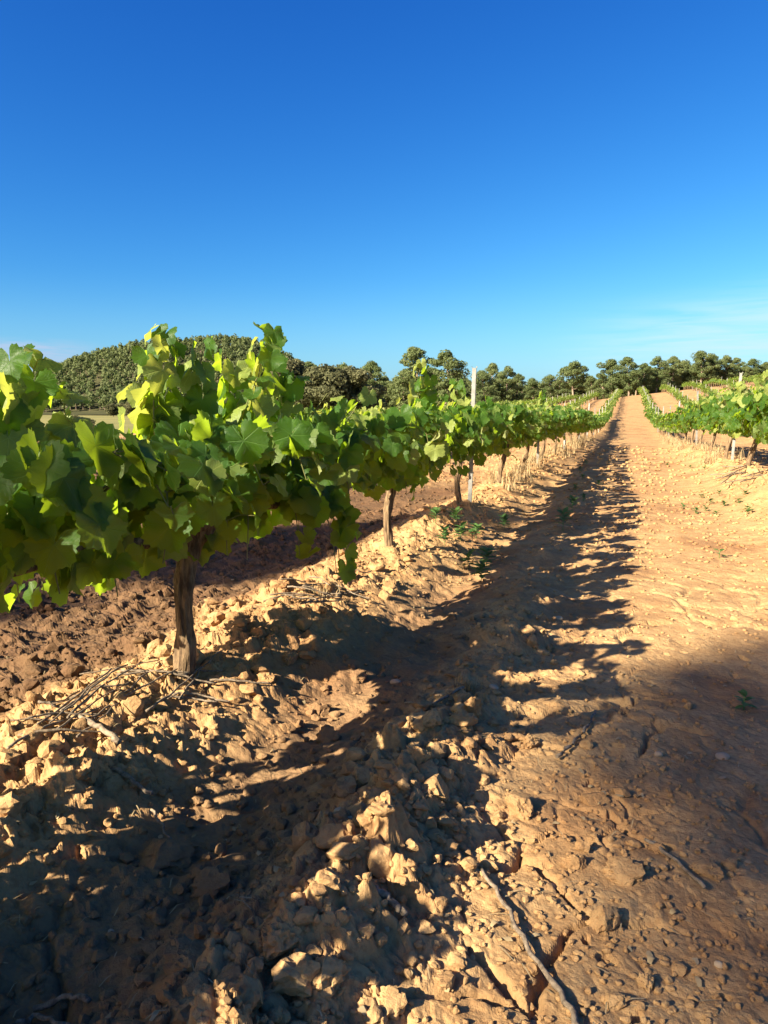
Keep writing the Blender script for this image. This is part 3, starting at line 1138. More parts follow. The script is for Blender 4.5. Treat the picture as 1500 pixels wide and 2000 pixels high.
def near_vine(x, y, seed, top, label, group, mid=False, extra=(), lean=(0.03, 0.05), r=0.046, **kw):
    z = gz(x, y) - 0.02
    t = empty('grape_vine', (x, y, z))
    tag(t, label, 'vine', group)
    tm, tp = trunk_mesh(seed, 0.60, r, lean, 30 if not mid else 14, 46 if not mid else 16)
    link('trunk', tm, t)
    for sgn in (-1, 1):
        link('arm', arm_mesh(seed + sgn, tp, sgn, sides=9 if not mid else 6), t)
    shoots, leaves = plan_vine(seed, lambda v: top(v) - z, y, extra=extra, **kw)
    pet = [Acc() for _ in shoots]
    for P, hang in shoots:
        n = len(P)
        acc = Acc()
        acc.add(*tube(P, [0.0048 - 0.003 * i / (n - 1) for i in range(n)], 5 if not mid else 4, False))
        link('shoot', acc.mesh('vine_shoot', M['shoot']), t)
    pa = Acc()
    fo = Acc()
    rd = random.Random(seed + 5)
    # the 298 leaves nearest the viewer are parts of their own, the ones behind them one part
    view = Vector((0, 0, 1.0)) - Vector((x, y, z))
    leaves.sort(key=lambda q: ((q[0].translation - view).length + (0.25 if q[2] is None else 0)))
    for q_i, (mtx, yng, pt) in enumerate(leaves):
        if q_i >= 298:
            P_, F_, uv_ = rd.choice(LOWY if mid else HID)
            Mx = np.array(mtx)
            fo.add(P_ @ Mx[:3, :3].T + Mx[:3, 3], F_, 1 if yng else 0, uv_)
            continue
        me = rd.choice((LEAF_MIDY if mid else LEAF_YOUNG) if yng else (LEAF_MID if mid else LEAF_NEAR))
        o = bpy.data.objects.new('leaf', me)
        o.parent = t
        o.matrix_basis = mtx
        COL.objects.link(o)
        if not mid and pt:
            add_petiole(pa, *pt)
    if fo.n:
        o = link('foliage', fo.mesh('vine_foliage', [M['leaf'], M['young']]), t, kind='stuff')
    if not mid:
        o = link('petioles', pa.mesh('petioles', M['shoot']), t)
        o['kind'] = 'stuff'
    return t


def foliage_mesh(name, seed, top, protos, mats, half=1.25, step=0.13, per_node=1.8, scale=1.0, cap=430, inner=120, **kw):
    shoots, leaves = plan_vine(seed, top, 0.0, half=half, inner=inner, **kw, step=step, per_node=per_node, cap=cap)
    acc = Acc()
    rd = random.Random(seed)
    for mtx, yng, _ in leaves:
        P, Fc, uv = rd.choice(protos)
        Mx = np.array(mtx)
        V = (P * scale) @ Mx[:3, :3].T + Mx[:3, 3]
        acc.add(V, Fc, 1 if yng else 0, uv)
    return acc, acc.mesh(name, mats)


FOL = [foliage_mesh('vine_foliage', 600 + k, (lambda v, k=k: 1.04 + 0.10 * math.sin(v * 5 + k)), LOW, [M['leaf'], M['young']], inner=220, cap=520) for k in range(6)]
FOL_B = [foliage_mesh('vine_foliage', 620 + k, (lambda v: 0.92), LOW, [M['leaf'], M['young']], inner=520, cap=900, shoulder=0, inner_z=0.24)[1] for k in range(3)]
FARV = [foliage_mesh('vine_foliage', 640 + k, (lambda v, k=k: 1.08 + 0.12 * math.sin(v * 6 + k)), FARL, [M['far_leaf'], M['young']],
                     step=0.2, per_node=1.3, scale=1.35, cap=120, inner=30, shoulder=3) for k in range(5)]
TR_LO = [trunk_mesh(700 + k, 0.60, 0.033, (random.uniform(-.06, .06), random.uniform(-.1, .1)), 8, 8)[0] for k in range(5)]
far_meshes = []
for acc, _ in FARV:
    a2 = Acc()
    V, Fc = tube([(0, 0, -0.15), (0.02, 0.02, 0.3), (0, 0.05, 0.62)], [.05, .04, .045], 5)
    a2.add(V, Fc, 2)
    V, Fc = tube([(0, -1.1, 0.62), (0, 0, 0.6), (0, 1.1, 0.62)], [.015, .025, .015], 4)
    a2.add(V, Fc, 2)
    for v, f, m_, uv in zip(acc.v, acc.f, acc.m, acc.uv):
        a2.v.append(v)
        a2.f.append(f - f.min() + a2.n if False else f + 0)
        a2.m.append(m_)
        a2.uv.append(uv)
    # re-offset the leaf faces behind the woody parts
    base = sum(len(q) for q in a2.v[:2])
    a2.f = a2.f[:2] + [f + base for f in a2.f[2:]]
    a2.n = sum(len(q) for q in a2.v)
    far_meshes.append((a2, a2.mesh('far_vine', [M['far_leaf'], M['young'], M['bark']])))

n_vines = 0
SP_V = 2.5
V0 = 2.40
ORD = ['first', 'second', 'third', 'fourth', 'fifth', 'sixth', 'seventh', 'eighth', 'ninth', 'tenth']
GL, GR = 'vines in the row left of the path', 'vines in the row right of the path'
# ---- the near left row
lab_l = {0: 'leafy vine cut by the left edge of the photo with pale shoot tips',
         1: 'big near vine with two tall shoots against the sky and a sunlit bark base',
         2: 'vine behind the near one, with a thin leaning sunlit trunk and one high shoot',
         3: 'vine in the left row whose trunk stands just left of the tall steel post',
         4: 'vine in the left row right behind the tall steel post',
         5: 'vine in the left row with one shoot standing above the others beyond the steel post'}
hang1 = [(Vector((0.16, 0.62, 0.62)), 0.50, 1, 0.35, 2), (Vector((0.14, 0.80, 0.60)), 0.48, 1, 0.2, 2),
         (Vector((0.10, 0.50, 0.66)), 0.40, 1, 0.1, 2)] + [
    (Vector((-0.08, -0.42 + 0.11 * k_, 0.66)), 0.40, -1.1, 0.1, 2) for k_ in range(6)]
# single shoots that stand clear of the canopy (None marks them)
EXTRA = {1: hang1 + [(Vector((0, 0.06, 0.62)), 0.66, 0.02, -0.05, None), (Vector((0.03, 0.12, 0.62)), 0.60, 0.06, 0.03, None),
                     (Vector((0, -0.02, 0.62)), 0.58, 0.03, 0.0, None),
                     (Vector((0, 0.80, 0.62)), 0.74, 0.02, 0.04, None), (Vector((0.02, 0.68, 0.62)), 0.64, 0.06, -0.05, None),
                     (Vector((0.02, 0.90, 0.62)), 0.55, 0.06, 0.05, None), (Vector((0.0, 0.45, 0.62)), 0.56, 0.05, 0.0, None),
                     (Vector((0, -0.70, 0.62)), 0.50, 0.03, 0.0, None), (Vector((0, -0.61, 0.62)), 0.50, 0.03, 0.0, None),
                     (Vector((0.03, -0.52, 0.62)), 0.42, 0.0, 0.05, None)],
         0: [(Vector((0.05 * (k_ % 3), -1.2 + 0.15 * k_, 0.62)), 0.50, 0.6, 0.1, 2) for k_ in range(16)],
         2: [(Vector((0, 0.80, 0.62)), 0.72, 0.02, 0.03, None), (Vector((0, 0.95, 0.62)), 0.58, 0.04, 0.03, None)],
         3: [(Vector((0, -0.3, 0.62)), 0.58, 0.02, 0.03, None)],
         6: [(Vector((0, -0.5, 0.62)), 0.74, 0.02, 0.03, None), (Vector((0, -0.42, 0.62)), 0.64, 0.02, 0.0, None)]}
for k in range(-3, 10):
    v = V0 + SP_V * (k - 1)
    lb = lab_l.get(k)
    if k < 0:
        lb = 'vine of the left row standing beside and behind the viewer'
    elif lb is None:
        lb = '%s vine from the camera in the row left of the path' % ORD[k - 1]
    if k < 0:
        z = gz(ROW_L, v) - 0.02
        t = empty('grape_vine', (ROW_L, v, z))
        tag(t, lb, 'vine', GL)
        link('trunk', TR_LO[k % 5], t)
        link('foliage', FOL_B[k % 3], t, kind='stuff')
        n_vines += 1
        continue
    near_vine(ROW_L if k != 1 else -1.60, v if k != 1 else 2.27, 900 + k * 7, row1_top, lb, GL, mid=(k > 4), extra=EXTRA.get(k, ()),
              lean={1: (0.10, 0.17), 2: (0.08, 0.09)}.get(k, (random.uniform(-.03, .05), random.uniform(-.05, .1))),
              r=0.037 if k == 1 else 0.031, per_node=1.9, step=0.105, shoulder=9 if k else 0, inner=520 if k == 0 else 250, inner_z=0.24 if k == 0 else 0.5, gap_low={0: 0.28, 1: 0.545, 2: 0.42}.get(k, 0.30))
    n_vines += 1
# ---- the right row
for k in range(0, 6):
    v = 9.0 + SP_V * k
    lb = {0: 'vine of the right row just outside the right edge', 1: 'nearest vine of the right row with a leaning trunk at the right edge',
          2: 'vine of the right row beside the white steel post'}.get(k, '%s vine of the right row counted from the right edge' % ORD[k - 1])
    near_vine(ROW_R, v, 1200 + k * 5, lambda q: 1.38 + 0.09 * math.sin(q * 4.1) - 0.012 * (q - 9), lb, GR, mid=True, lean=(0.05, 0.12),
              gap_low=0.38, r=0.034, per_node=2.2, step=0.10, inner=260, shoulder=6)
    n_vines += 1


def lod_vine(x, v, far, label, group):
    z = float(terrain(x, v)) - 0.03
    if far:
        k = random.randrange(5)
        o = link('grape_vine', far_meshes[k][1], None, (x + random.uniform(-.05, .05), v, z), (0, 0, random.choice((0, math.pi))),
                 (1, 1, random.uniform(.9, 1.1)))
        return tag(o, label, 'vine', group)
    t = empty('grape_vine', (x + random.uniform(-.05, .05), v, z), random.choice((0, math.pi)))
    t.scale = (1, 1, random.uniform(.94, 1.08))
    link('trunk', random.choice(TR_LO), t)
    link('foliage', random.choice(FOL)[1], t, (0, 0, -.12), kind='stuff')
    return tag(t, label, 'vine', group)


v = V0 + SP_V * 9
while v < 132:
    lod_vine(ROW_L, v, v > 62, 'small distant vine far along the row left of the path', GL)
    n_vines += 1
    v += SP_V
v = 9.0 + SP_V * 6
while v < 132:
    lod_vine(ROW_R, v, v > 62, 'small distant vine far along the row right of the path', GR)
    n_vines += 1
    v += SP_V
for (x, va, g, lb) in ((ROW_L - ROW_SP, 9.5, 'vines in the second row on the left', 'vine in the second row on the left, behind the near row'),
                       (ROW_R + ROW_SP, 20.0, 'vines in the second row on the right', 'vine in the second row on the right, above the right row'),
                       (ROW_R + 2 * ROW_SP, 30.0, 'vines in the third row on the right', 'vine in the third row on the right, up the slope'),
                       (ROW_L - 2 * ROW_SP, 15.0, 'vines in the third row on the left', 'vine in the third row on the left, far behind the near row')):
    v = va
    while v < 132 and n_vines < 298:
        lod_vine(x, v, v > 45, lb, g)
        n_vines += 1
        v += SP_V
rows = Acc()
for kx in list(range(-7, -2)) + list(range(3, 9)):
    x = ROW_L + ROW_SP * (kx) if kx < 0 else ROW_R + ROW_SP * kx
    v = 14.0 + 5 * (-kx - 2) if kx < 0 else 34.0 + 5 * (kx - 3)
    while v < 132:
        k = random.randrange(5)
        a2 = far_meshes[k][0]
        V = np.concatenate(a2.v) * np.array((1, 1, random.uniform(.9, 1.1))) + np.array((x, v, float(terrain(x, v)) - 0.03))
        rows.v.append(V)
        rows.f.append(np.concatenate(a2.f) + rows.n)
        rows.m.append(np.concatenate(a2.m))
        rows.uv.append(np.concatenate(a2.uv))
        rows.n += len(V)
        v += SP_V
tag(link('vine_rows', rows.mesh('vine_rows', [M['far_leaf'], M['young'], M['bark']])),
    'farther vine rows reading as green bands on both sides', 'vines', kind='stuff')


# ------------------------------------------------------------------ steel posts
def post_mesh():
    """open C profile with hook notches down both edges"""
    h, w, d, t = 1.62, 0.040, 0.030, 0.0035
    outer = [(-w / 2, d / 2), (-w / 2, -d / 2), (w / 2, -d / 2), (w / 2, d / 2), (w / 2 - 0.012, d / 2), (w / 2 - 0.012, d / 2 - t),
             (w / 2 - t, d / 2 - t), (w / 2 - t, -d / 2 + t), (-w / 2 + t, -d / 2 + t), (-w / 2 + t, d / 2 - t), (-w / 2 + 0.012, d / 2 - t),
             (-w / 2 + 0.012, d / 2)]
    n = len(outer)
    acc = Acc()
    V = [(x, y, z) for z in (-0.2, h - 0.2) for x, y in outer]
    Fq = [(i, (i + 1) % n, n + (i + 1) % n, n + i) for i in range(n)]
    acc.add(V, Fq)
    top = [(0, 1, 2, 3)]
    # rim: quads joining the outer and inner outline at the top
    rim = [(n + 0, n + 1, n + 8, n + 9), (n + 1, n + 2, n + 7, n + 8), (n + 2, n + 3, n + 6, n + 7), (n + 3, n + 4, n + 5, n + 6), (n + 9, n + 10, n + 11, n + 0)]
    acc.add(V, rim)
    for k in range(14):
        z = 0.25 + k * 0.09
        for s in (-1, 1):
            x = s * (w / 2 + 0.003)
            bx = [(x - .004, -.006, z), (x + .004, -.006, z), (x + .004, .006, z), (x - .004, .006, z),
                  (x - .004, -.006, z + .018), (x + .007 * s + .002, -.006, z + .014), (x + .007 * s + .002, .006, z + .014), (x - .004, .006, z + .018)]
            acc.add(bx, [(0, 1, 5, 4), (1, 2, 6, 5), (2, 3, 7, 6), (3, 0, 4, 7), (4, 5, 6, 7), (3, 2, 1, 0)])
    return acc.mesh('steel_post', M['post'], smooth=False)


PM = post_mesh()


def post(x, v, label, group, rx=0.0, ry=0.0, sz=1.0):
    o = link('steel_post', PM, None, (x, v, float(terrain(x, v)) - 0.02), (rx, ry, random.uniform(-.25, .25)), (1, 1, sz))
    return tag(o, label, 'post', group)


GPL, GPR = 'steel trellis posts of the left row', 'steel trellis posts of the right row'
post(ROW_L + 0.03, 7.75, 'tall pale steel post rising above the left row against the trees', GPL, 0.012, 0.02, 1.02)
for k, v in enumerate((13.7, 19.7, 25.7)):
    post(ROW_L + 0.06, v, '%s steel post of the left row beyond the tall pale one' % ORD[k], GPL, random.uniform(-.02, .02), random.uniform(-.02, .02), .72)
post(ROW_R, 13.4, 'grey steel post rising above the right row near the right edge', GPR, 0.01, 0.035, 1.02)
for k, v in enumerate((19.6, 26.5, 33.0)):
    post(ROW_R - 0.05, v, '%s steel post of the right row beyond the tall grey one' % ORD[k], GPR, random.uniform(-.03, .03), random.uniform(-.03, .03), .95)
for x, v0_, lb, g in ((ROW_L, 32, 'small distant steel post far along the left row', GPL), (ROW_R, 39.5, 'small distant steel post far along the right row', GPR),
                      (ROW_R + ROW_SP, 22, 'distant steel post in the second row on the right', 'steel posts of the second row on the right'),
                      (ROW_R + 2 * ROW_SP, 30, 'distant steel post in the third row on the right', 'steel posts of the third row on the right'),
                      (ROW_R + 3 * ROW_SP, 40, 'distant steel post in the fourth row on the right', 'steel posts of the fourth row on the right'),
                      (ROW_L - ROW_SP, 36, 'distant steel post in the second row on the left', 'steel posts of the second row on the left'),
                      (ROW_L - 2 * ROW_SP, 42, 'distant steel post in the third row on the left', 'steel posts of the third row on the left')):
    v = v0_
    while v < 112:
        post(x, v, lb, g, random.uniform(-.03, .03), random.uniform(-.03, .03), random.uniform(.93, 1.05))
        v += 6.3


# ------------------------------------------------------------------ clods, stones
def clod_template(seed, sub, angular=0.8, smooth_=False):
    bm = bmesh.new()
    bmesh.ops.create_icosphere(bm, subdivisions=sub, radius=1.0)
    rd = random.Random(seed)
    o = Vector((seed * 1.7, seed * 0.9, seed * 2.3))
    planes = []
    for _ in range(7):
        d = Vector((rd.gauss(0, 1), rd.gauss(0, 1), rd.gauss(0, 1))).normalized()
        planes.append((d, rd.uniform(0.50, 0.85)))
    for v in bm.verts:
        p = v.co.copy()
        n = p.normalized()
        r = 1.0
        if not smooth_:
            r += 0.34 * mnoise.noise(n * 1.3 + o) + 0.30 * mnoise.noise(n * 2.7 + o)
            r += 0.30 * abs(mnoise.noise(n * 5.0 + o)) + 0.20 * abs(mnoise.noise(n * 10.5 + o)) + 0.13 * abs(mnoise.noise(n * 21 + o))
            r -= 0.16
        else:
            r += 0.10 * mnoise.noise(n * 1.2 + o)
        q = n * r
        for d, k in planes:
            e = q.dot(d) - k
            if e > 0 and not smooth_:
                q -= d * e * angular
        v.co = q
    V = np.array([v.co[:] for v in bm.verts])
    Fc = np.array([[v.index for v in f.verts] for f in bm.faces])
    bm.free()
    return V, Fc


CL1 = [clod_template(20 + k, 1) for k in range(10)]
CL2 = [clod_template(40 + k, 2) for k in range(10)]
CL3 = [clod_template(60 + k, 3) for k in range(10)]


def rot_np(rd):
    q = Quaternion((rd.gauss(0, 1), rd.gauss(0, 1), rd.gauss(0, 1), rd.gauss(0, 1)))
    q.normalize()
    return np.array(q.to_matrix())


rd = random.Random(5)
N = 30000
rad_ = np.exp(rng.uniform(math.log(1.0), math.log(24.0), N))
ang_ = rng.uniform(R(-38), R(38), N) - YAW
cx_, cy_ = rad_ * np.sin(ang_), rad_ * np.cos(ang_)
u_, be_, ri_, tr_, pa_, ti_ = regions(cx_, cy_)
cl_n = 0.5 + 0.5 * vnoise(cx_ * 1.7, cy_ * 1.7, 91)
prob = (0.30 + 0.55 * be_ + 0.8 * ri_ + 0.30 * ti_ + 0.0 * tr_ - np.where(rad_ < 5.5, -0.05, -0.25) * pa_) * (0.35 + 0.9 * cl_n)
keep = rng.random(N) < prob
cz_ = ground_z(cx_, cy_)
acc = Acc()
nk = 0
for i in np.nonzero(keep)[0]:
    if nk > 16000:
        break
    s = 0.0055 * (rng.random() ** -0.52)
    s = min(s, 0.05 if (be_[i] + ri_[i] + ti_[i]) > 0.4 else 0.020)
    if pa_[i] > 0.6 and rad_[i] < 5.5 and rng.random() < 0.9:
        s = min(s, 0.0085)
    s = max(s, 0.0026 * rad_[i])
    s = min(s, 0.042)
    q_ = s / rad_[i]
    tmpl = CL3 if q_ > 0.015 else (CL2 if q_ > 0.0045 else CL1)
    V, Fc = tmpl[int(rng.integers(10))]
    sc = np.array((rng.uniform(.75, 1.3), rng.uniform(.75, 1.2), rng.uniform(.55, .95))) * s
    V = (V @ rot_np(rd).T) * sc + np.array((cx_[i], cy_[i], cz_[i] + s * 0.28))
    acc.add(V, Fc)
    nk += 1
tag(link('soil_clods', acc.mesh('soil_clods', M['soil'], smooth=False)), 'loose crumbs and small clods of dry ochre earth', 'clods', kind='stuff')

CL4 = [clod_template(80 + k, 4, 0.8) for k in range(6)]
CLM = [mesh_np('earth_clod', V, Fc, M['soil'], smooth=False) for V, Fc in CL4]
PEB = [mesh_np('pebble', *clod_template(95 + k, 3, 0, True), M['stone']) for k in range(3)]
GC = 'large clods of earth'
clods = [  # px, py (centre), width px, height ratio, label, stone?
    (190, 1615, 120, .75, 'big sunlit clod at the left edge below the twigs', 0),
    (165, 1535, 95, .9, 'upright sunlit clod left of the broken twig end', 0),
    (262, 1510, 80, .85, 'sunlit clod touching the broken end of the grey twig', 0),
    (330, 1600, 190, .55, 'wide smooth shaded clod below the lit berm on the left', 0),
    (410, 1680, 115, .7, 'rough shaded clod in the middle of the dark furrow', 0),
    (378, 1880, 150, .7, 'largest shaded clod near the bottom edge on the left', 0),
    (270, 1880, 120, .6, 'flat shaded clod beside the largest one at the bottom', 0),
    (535, 1535, 66, .45, 'flat pale stone lying alone in the shaded furrow', 0),
    (545, 1900, 120, .8, 'crumbly sunlit clod at the bottom end of the ridge', 0),
    (640, 1945, 120, .8, 'second sunlit clod at the bottom end of the ridge, right of it', 0),
    (765, 1960, 80, .9, 'half shaded upright clod at the bottom centre', 0),
    (815, 1520, 70, 1.0, 'upright golden clod on the ridge above the hollow', 0),
    (905, 1380, 55, .9, 'golden clod under the dry grass tuft', 0),
    (1015, 1560, 85, .7, 'slab of earth casting a hard shadow on the ridge right side', 0),
    (1035, 1435, 48, .9, 'pointed clod with a dark shadow on the ridge edge', 0),
    (1180, 1770, 105, .85, 'big rounded boulder of earth on the shaded path', 0),
    (1218, 1690, 105, .6, 'long crusted clod just above the rounded boulder', 0),
    (1120, 1670, 62, .9, 'reddish clod beside the crack on the path', 0),
    (1160, 1545, 80, .6, 'broad pale clod half way up the shaded path', 0),
    (1380, 1675, 78, .7, 'dark clod near the thin twig on the right', 0),
    (1262, 1900, 50, .9, 'small dark clod near the bottom right', 0),
    (1200, 1935, 80, .6, 'low dark clod at the bottom right of the path', 0),
    (640, 1390, 62, .9, 'square shaded clod under the sunlit berm', 0),
    (620, 1335, 62, .8, 'rounded clod half in the light right of the trunk', 0),
    (560, 1380, 44, .8, 'golden clod at the shadow line right of the trunk', 0),
    (520, 1320, 58, .7, 'golden clod lying right of the vine trunk base', 0),
    (565, 1285, 46, .8, 'yellow clod on the crest of the berm behind the trunk', 0),
    (450, 1300, 40, .7, 'small golden clod close to the vine trunk', 0),
    (700, 1290, 50, .8, 'dark clod in the furrow right of the sunlit berm', 0),
    (760, 1560, 52, .8, 'golden clod on the left flank of the ridge', 0),
    (680, 1715, 60, .8, 'golden clod low on the left flank of the ridge', 0),
    (850, 1650, 60, .7, 'crumbly clod in the middle of the ridge', 0),
    (1412, 1458, 36, .7, 'oval grey pebble on the shaded path below the green weed', 1),
    (1286, 1470, 22, .9, 'small pale pebble left of the oval grey one', 1),
    (1405, 1867, 26, .9, 'pale grey stone at the lower right', 1),
    (1080, 1705, 36, .8, 'rounded reddish pebble left of the big boulder of earth', 1),
    (964, 1345, 26, .6, 'smooth oval pebble on the right foot of the ridge', 1),
    (772, 1308, 30, .6, 'grey oval pebble in the shaded furrow', 1),
    (440, 1585, 16, .8, 'tiny white pebble in the shaded furrow', 1),
    (214, 1765, 18, .8, 'white angular pebble at the lower left in the shade', 1),
    (662, 1636, 26, .6, 'white stone chip beside the lit hollow', 1),
    (790, 1565, 22, 1.1, 'cream stone standing on the lit hollow edge', 1),
    (1320, 1870, 20, .8, 'tiny white chip near the bottom right', 1),
    (1090, 1200, 26, .7, 'pale stone at the edge of the vine shadow on the path', 1),
]
for i, (px, py, w, hr, lb, st) in enumerate(clods):
    x, y = on_ground(px, py + w * hr * 0.25)
    dist = Vector((x, y, 0)).dot(FWD)
    s = w / F_PX * dist / 2 * 0.80
    z = gz(x, y)
    if st:
        o = link('pebble', PEB[i % 3], None, (x, y, z + s * 0.22), (random.uniform(-.2, .2), random.uniform(-.2, .2), random.uniform(-.4, .4)), (s, s * .8, s * hr * .8))
        tag(o, lb, 'stone', 'pebbles on the soil')
    else:
        o = link('earth_clod', CLM[i % 6], None, (x, y, z + s * hr * 0.22), (random.uniform(-.25, .25), random.uniform(-.25, .25), YAW + random.uniform(-.5, .5)),
                 (s, s * random.uniform(.75, 1), s * hr))
        tag(o, lb, 'clod', GC)


# ------------------------------------------------------------------ prunings
def twig(points, r0, r1, label, group, lift=0.012, name='pruned_cane', knots=True):
    """points in photo pixels along the twig"""
    W = []
    for px, py in points:
        x, y = on_ground(px, py)
        W.append(Vector((x, y, 0)))
    P = []
    for i in range(len(W) - 1):
        for q in range(5):
            P.append(W[i].lerp(W[i + 1], q / 5))
    P.append(W[-1])
    zs = ground_z([p.x for p in P], [p.y for p in P])
    # a stiff cane rests on the high spots
    n = len(P)
    zz = [max(zs[max(0, i - 3):i + 4]) * 0.6 + zs[i] * 0.4 + lift for i in range(n)]
    zz = [sum(zz[max(0, i - 2):i + 3]) / len(zz[max(0, i - 2):i + 3]) for i in range(n)]
    o0 = P[0].copy()
    o0.z = zz[0]
    path = [Vector((p.x, p.y, z)) - o0 for p, z in zip(P, zz)]
    for i, p in enumerate(path):
        p.x += 0.004 * math.sin(i * 1.9 + px)
        p.y += 0.004 * math.sin(i * 2.3 + py)
    rad = [(r0 + (r1 - r0) * i / (n - 1)) * (1.25 if knots and i % 6 == 3 else 1) for i in range(n)]
    V, Fc = tube(path, rad, 7)
    o = link(name, mesh_np(name, V, Fc, M['cane']), None, o0)
    return tag(o, label, 'twig', group)


twig([(940, 1712), (985, 1775), (1030, 1855), (1085, 1925), (1120, 1985), (1165, 2080)], .0042, .0062,
     'long curved grey cane reaching the bottom edge right of centre', 'canes lying on the path', 0.012)
twig([(1088, 1482), (1118, 1458), (1150, 1422), (1162, 1395)], .006, .004, 'short forked twig on the lit edge of the path', 'canes lying on the path')
twig([(1262, 1635), (1320, 1680), (1380, 1732)], .004, .0045, 'thin straight twig on the shaded path', 'canes lying on the path', 0.008)
twig([(725, 1805), (760, 1815), (792, 1828)], .008, .007, 'stubby stick end on the lower ridge', 'canes lying on the path')
twig([(158, 1468), (198, 1485), (238, 1510)], .008, .009, 'thick broken twig leaning on the sunlit clod at left', 'prunings on the berm', 0.03)
twig([(222, 1530), (262, 1545), (300, 1545)], .007, .005, 'dark twig lying under the sunlit clod', 'prunings on the berm')
twig([(295, 1560), (320, 1595), (340, 1632)], .004, .003, 'thin bent twig running down the shaded clod', 'canes lying on the path', 0.02)
twig([(790, 1385), (850, 1402), (905, 1375)], .004, .005, 'thin twig below the dry grass tuft', 'canes lying on the path')
twig([(20, 1935), (70, 1915), (130, 1950), (160, 1965)], .005, .004, 'pale bent twig in the dark lower left corner', 'canes lying on the path')
twig([(40, 1985), (80, 1965), (128, 1942)], .005, .003, 'straight pale twig at the bottom left edge', 'canes lying on the path')
twig([(290, 1742), (325, 1718)], .0035, .003, 'short thin twig in the middle of the dark furrow', 'canes lying on the path')
twig([(55, 1905), (120, 1890), (172, 1905)], .006, .005, 'grey twig above the pale bent one at lower left', 'canes lying on the path')
rd = random.Random(77)
# bundle lying along the foot of the near trunk
for k in range(22):
    t = rd.random()
    x0, y0 = 60 + 290 * t, 1478 - 150 * t
    ln = rd.uniform(70, 190)
    dx, dy = ln, -ln * rd.uniform(.15, .95)
    ox, oy = rd.uniform(-45, 55), rd.uniform(-16, 40)
    pts_ = [(x0 + ox - dx * .5, y0 + oy - dy * .5), (x0 + ox, y0 + oy + rd.uniform(-7, 7)), (x0 + ox + dx * .5, y0 + oy + dy * .5)]
    twig(pts_, rd.uniform(.002, .005), rd.uniform(.0012, .003), 'dry cane in the bundle of prunings along the berm by the near trunk',
         'bundle of prunings by the near trunk', rd.uniform(.008, .035))
for k in range(7):
    x0, y0 = rd.uniform(260, 470), rd.uniform(1335, 1385)
    ln = rd.uniform(60, 150)
    twig([(x0 - ln * .5, y0 + rd.uniform(-4, 14)), (x0, y0), (x0 + ln * .5, y0 - rd.uniform(-6, 12))], .0045, .003,
         'dry cane lying across the soil in front of the near trunk', 'canes in front of the near trunk', .012)
for k in range(16):
    t = rd.random()
    x0, y0 = 560 + 150 * t + rd.uniform(-30, 40), 1215 - 60 * t + rd.uniform(-12, 25)
    ln = rd.uniform(35, 110)
    an = rd.uniform(-1.0, .5)
    twig([(x0 - ln * .5 * math.cos(an), y0 - ln * .25 * math.sin(an)), (x0, y0 + rd.uniform(-4, 4)), (x0 + ln * .5 * math.cos(an), y0 + ln * .25 * math.sin(an))],
         .0045, .003, 'dry cane in the heap of prunings behind the near vine', 'heap of prunings behind the near vine', rd.uniform(.01, .04))
for k in range(10):
    px = rd.uniform(1400, 1500)
    py = 925 + (px - 1400) * .1 + rd.uniform(-8, 22)
    ln = rd.uniform(30, 70)
    twig([(px - ln * .5, py + rd.uniform(0, 14)), (px + ln * .5, py - rd.uniform(0, 14))], .008, .006,
         'dry cane on the berm under the nearest vine on the right', 'prunings under the right row', .03)


# ------------------------------------------------------------------ dry grass and weeds
def tuft(px, py, h, n, spread, label, group, mat='hay', w=0.0025, name='dry_grass_tuft', cat='grass tuft', wx=None):
    if wx is None:
        x, y = on_ground(px, py)
    else:
        x, y = wx
    z = gz(x, y) - 0.01
    acc = Acc()
    rd_ = random.Random(int(px * 7 + py))
    for _ in range(n):
        a = rd_.uniform(0, 6.28)
        b0 = Vector((rd_.gauss(0, spread * .4), rd_.gauss(0, spread * .4), 0))
        L = h * rd_.uniform(.45, 1.1)
        d = Vector((math.cos(a), math.sin(a), 0))
        k = rd_.uniform(.1, 1.0)
        side = Vector((-d.y, d.x, 0)) * w
        P = [b0, b0 + d * L * .18 * k + Vector((0, 0, L * .5)), b0 + d * L * .6 * k + Vector((0, 0, L * (1 - .35 * k)))]
        V = [P[0] - side, P[0] + side, P[1] - side * .8, P[1] + side * .8, P[2]]
        acc.add([v_[:] for v_ in V], [(0, 1, 3), (0, 3, 2), (2, 3, 4)])
    o = link(name, acc.mesh(name, M[mat]), None, (x, y, z))
    return tag(o, label, cat, group)


tuft(912, 1352, 0.10, 70, .055, 'dry straw tuft standing on the crest of the ridge', None)
tuft(640, 1195, 0.10, 60, .12, 'straw coloured grass on the berm right of the near vine', None)
GD = 'dry weeds along the row foot'
for k in range(46):
    v = 9.5 + 22 * (k / 46) ** 1.2 + random.uniform(-.4, .4)
    x = ROW_L + random.uniform(-.15, .35)
    tuft(100 + k * 13, 900 + k * 3, random.uniform(.18, .42), 42, .13, 'dry grass standing under the left row beyond the steel post', 'dry weeds under the left row',
         w=.004, wx=(x, v))
for k in range(40):
    v = 13.5 + 22 * (k / 40) ** 1.2 + random.uniform(-.4, .4)
    x = ROW_R + random.uniform(-.45, .15)
    tuft(111 + k * 17, 905 + k * 3, random.uniform(.15, .38), 40, .14, 'dry grass standing under the right row', 'dry weeds under the right row', w=.004, wx=(x, v))


def oval_leaf():
    V = [(0, 0, 0), (.22, .25, .05), (.28, .55, .04), (.15, .85, -.02), (0, 1, -.08), (-.15, .85, -.02), (-.28, .55, .04), (-.22, .25, .05), (0, .5, -.03)]
    Fc = [(8, i, (i + 1) % 8) for i in range(8)]
    return mesh_np('weed_leaf', np.array(V), np.array(Fc), M['weed'], uv=np.array(V)[:, :2])


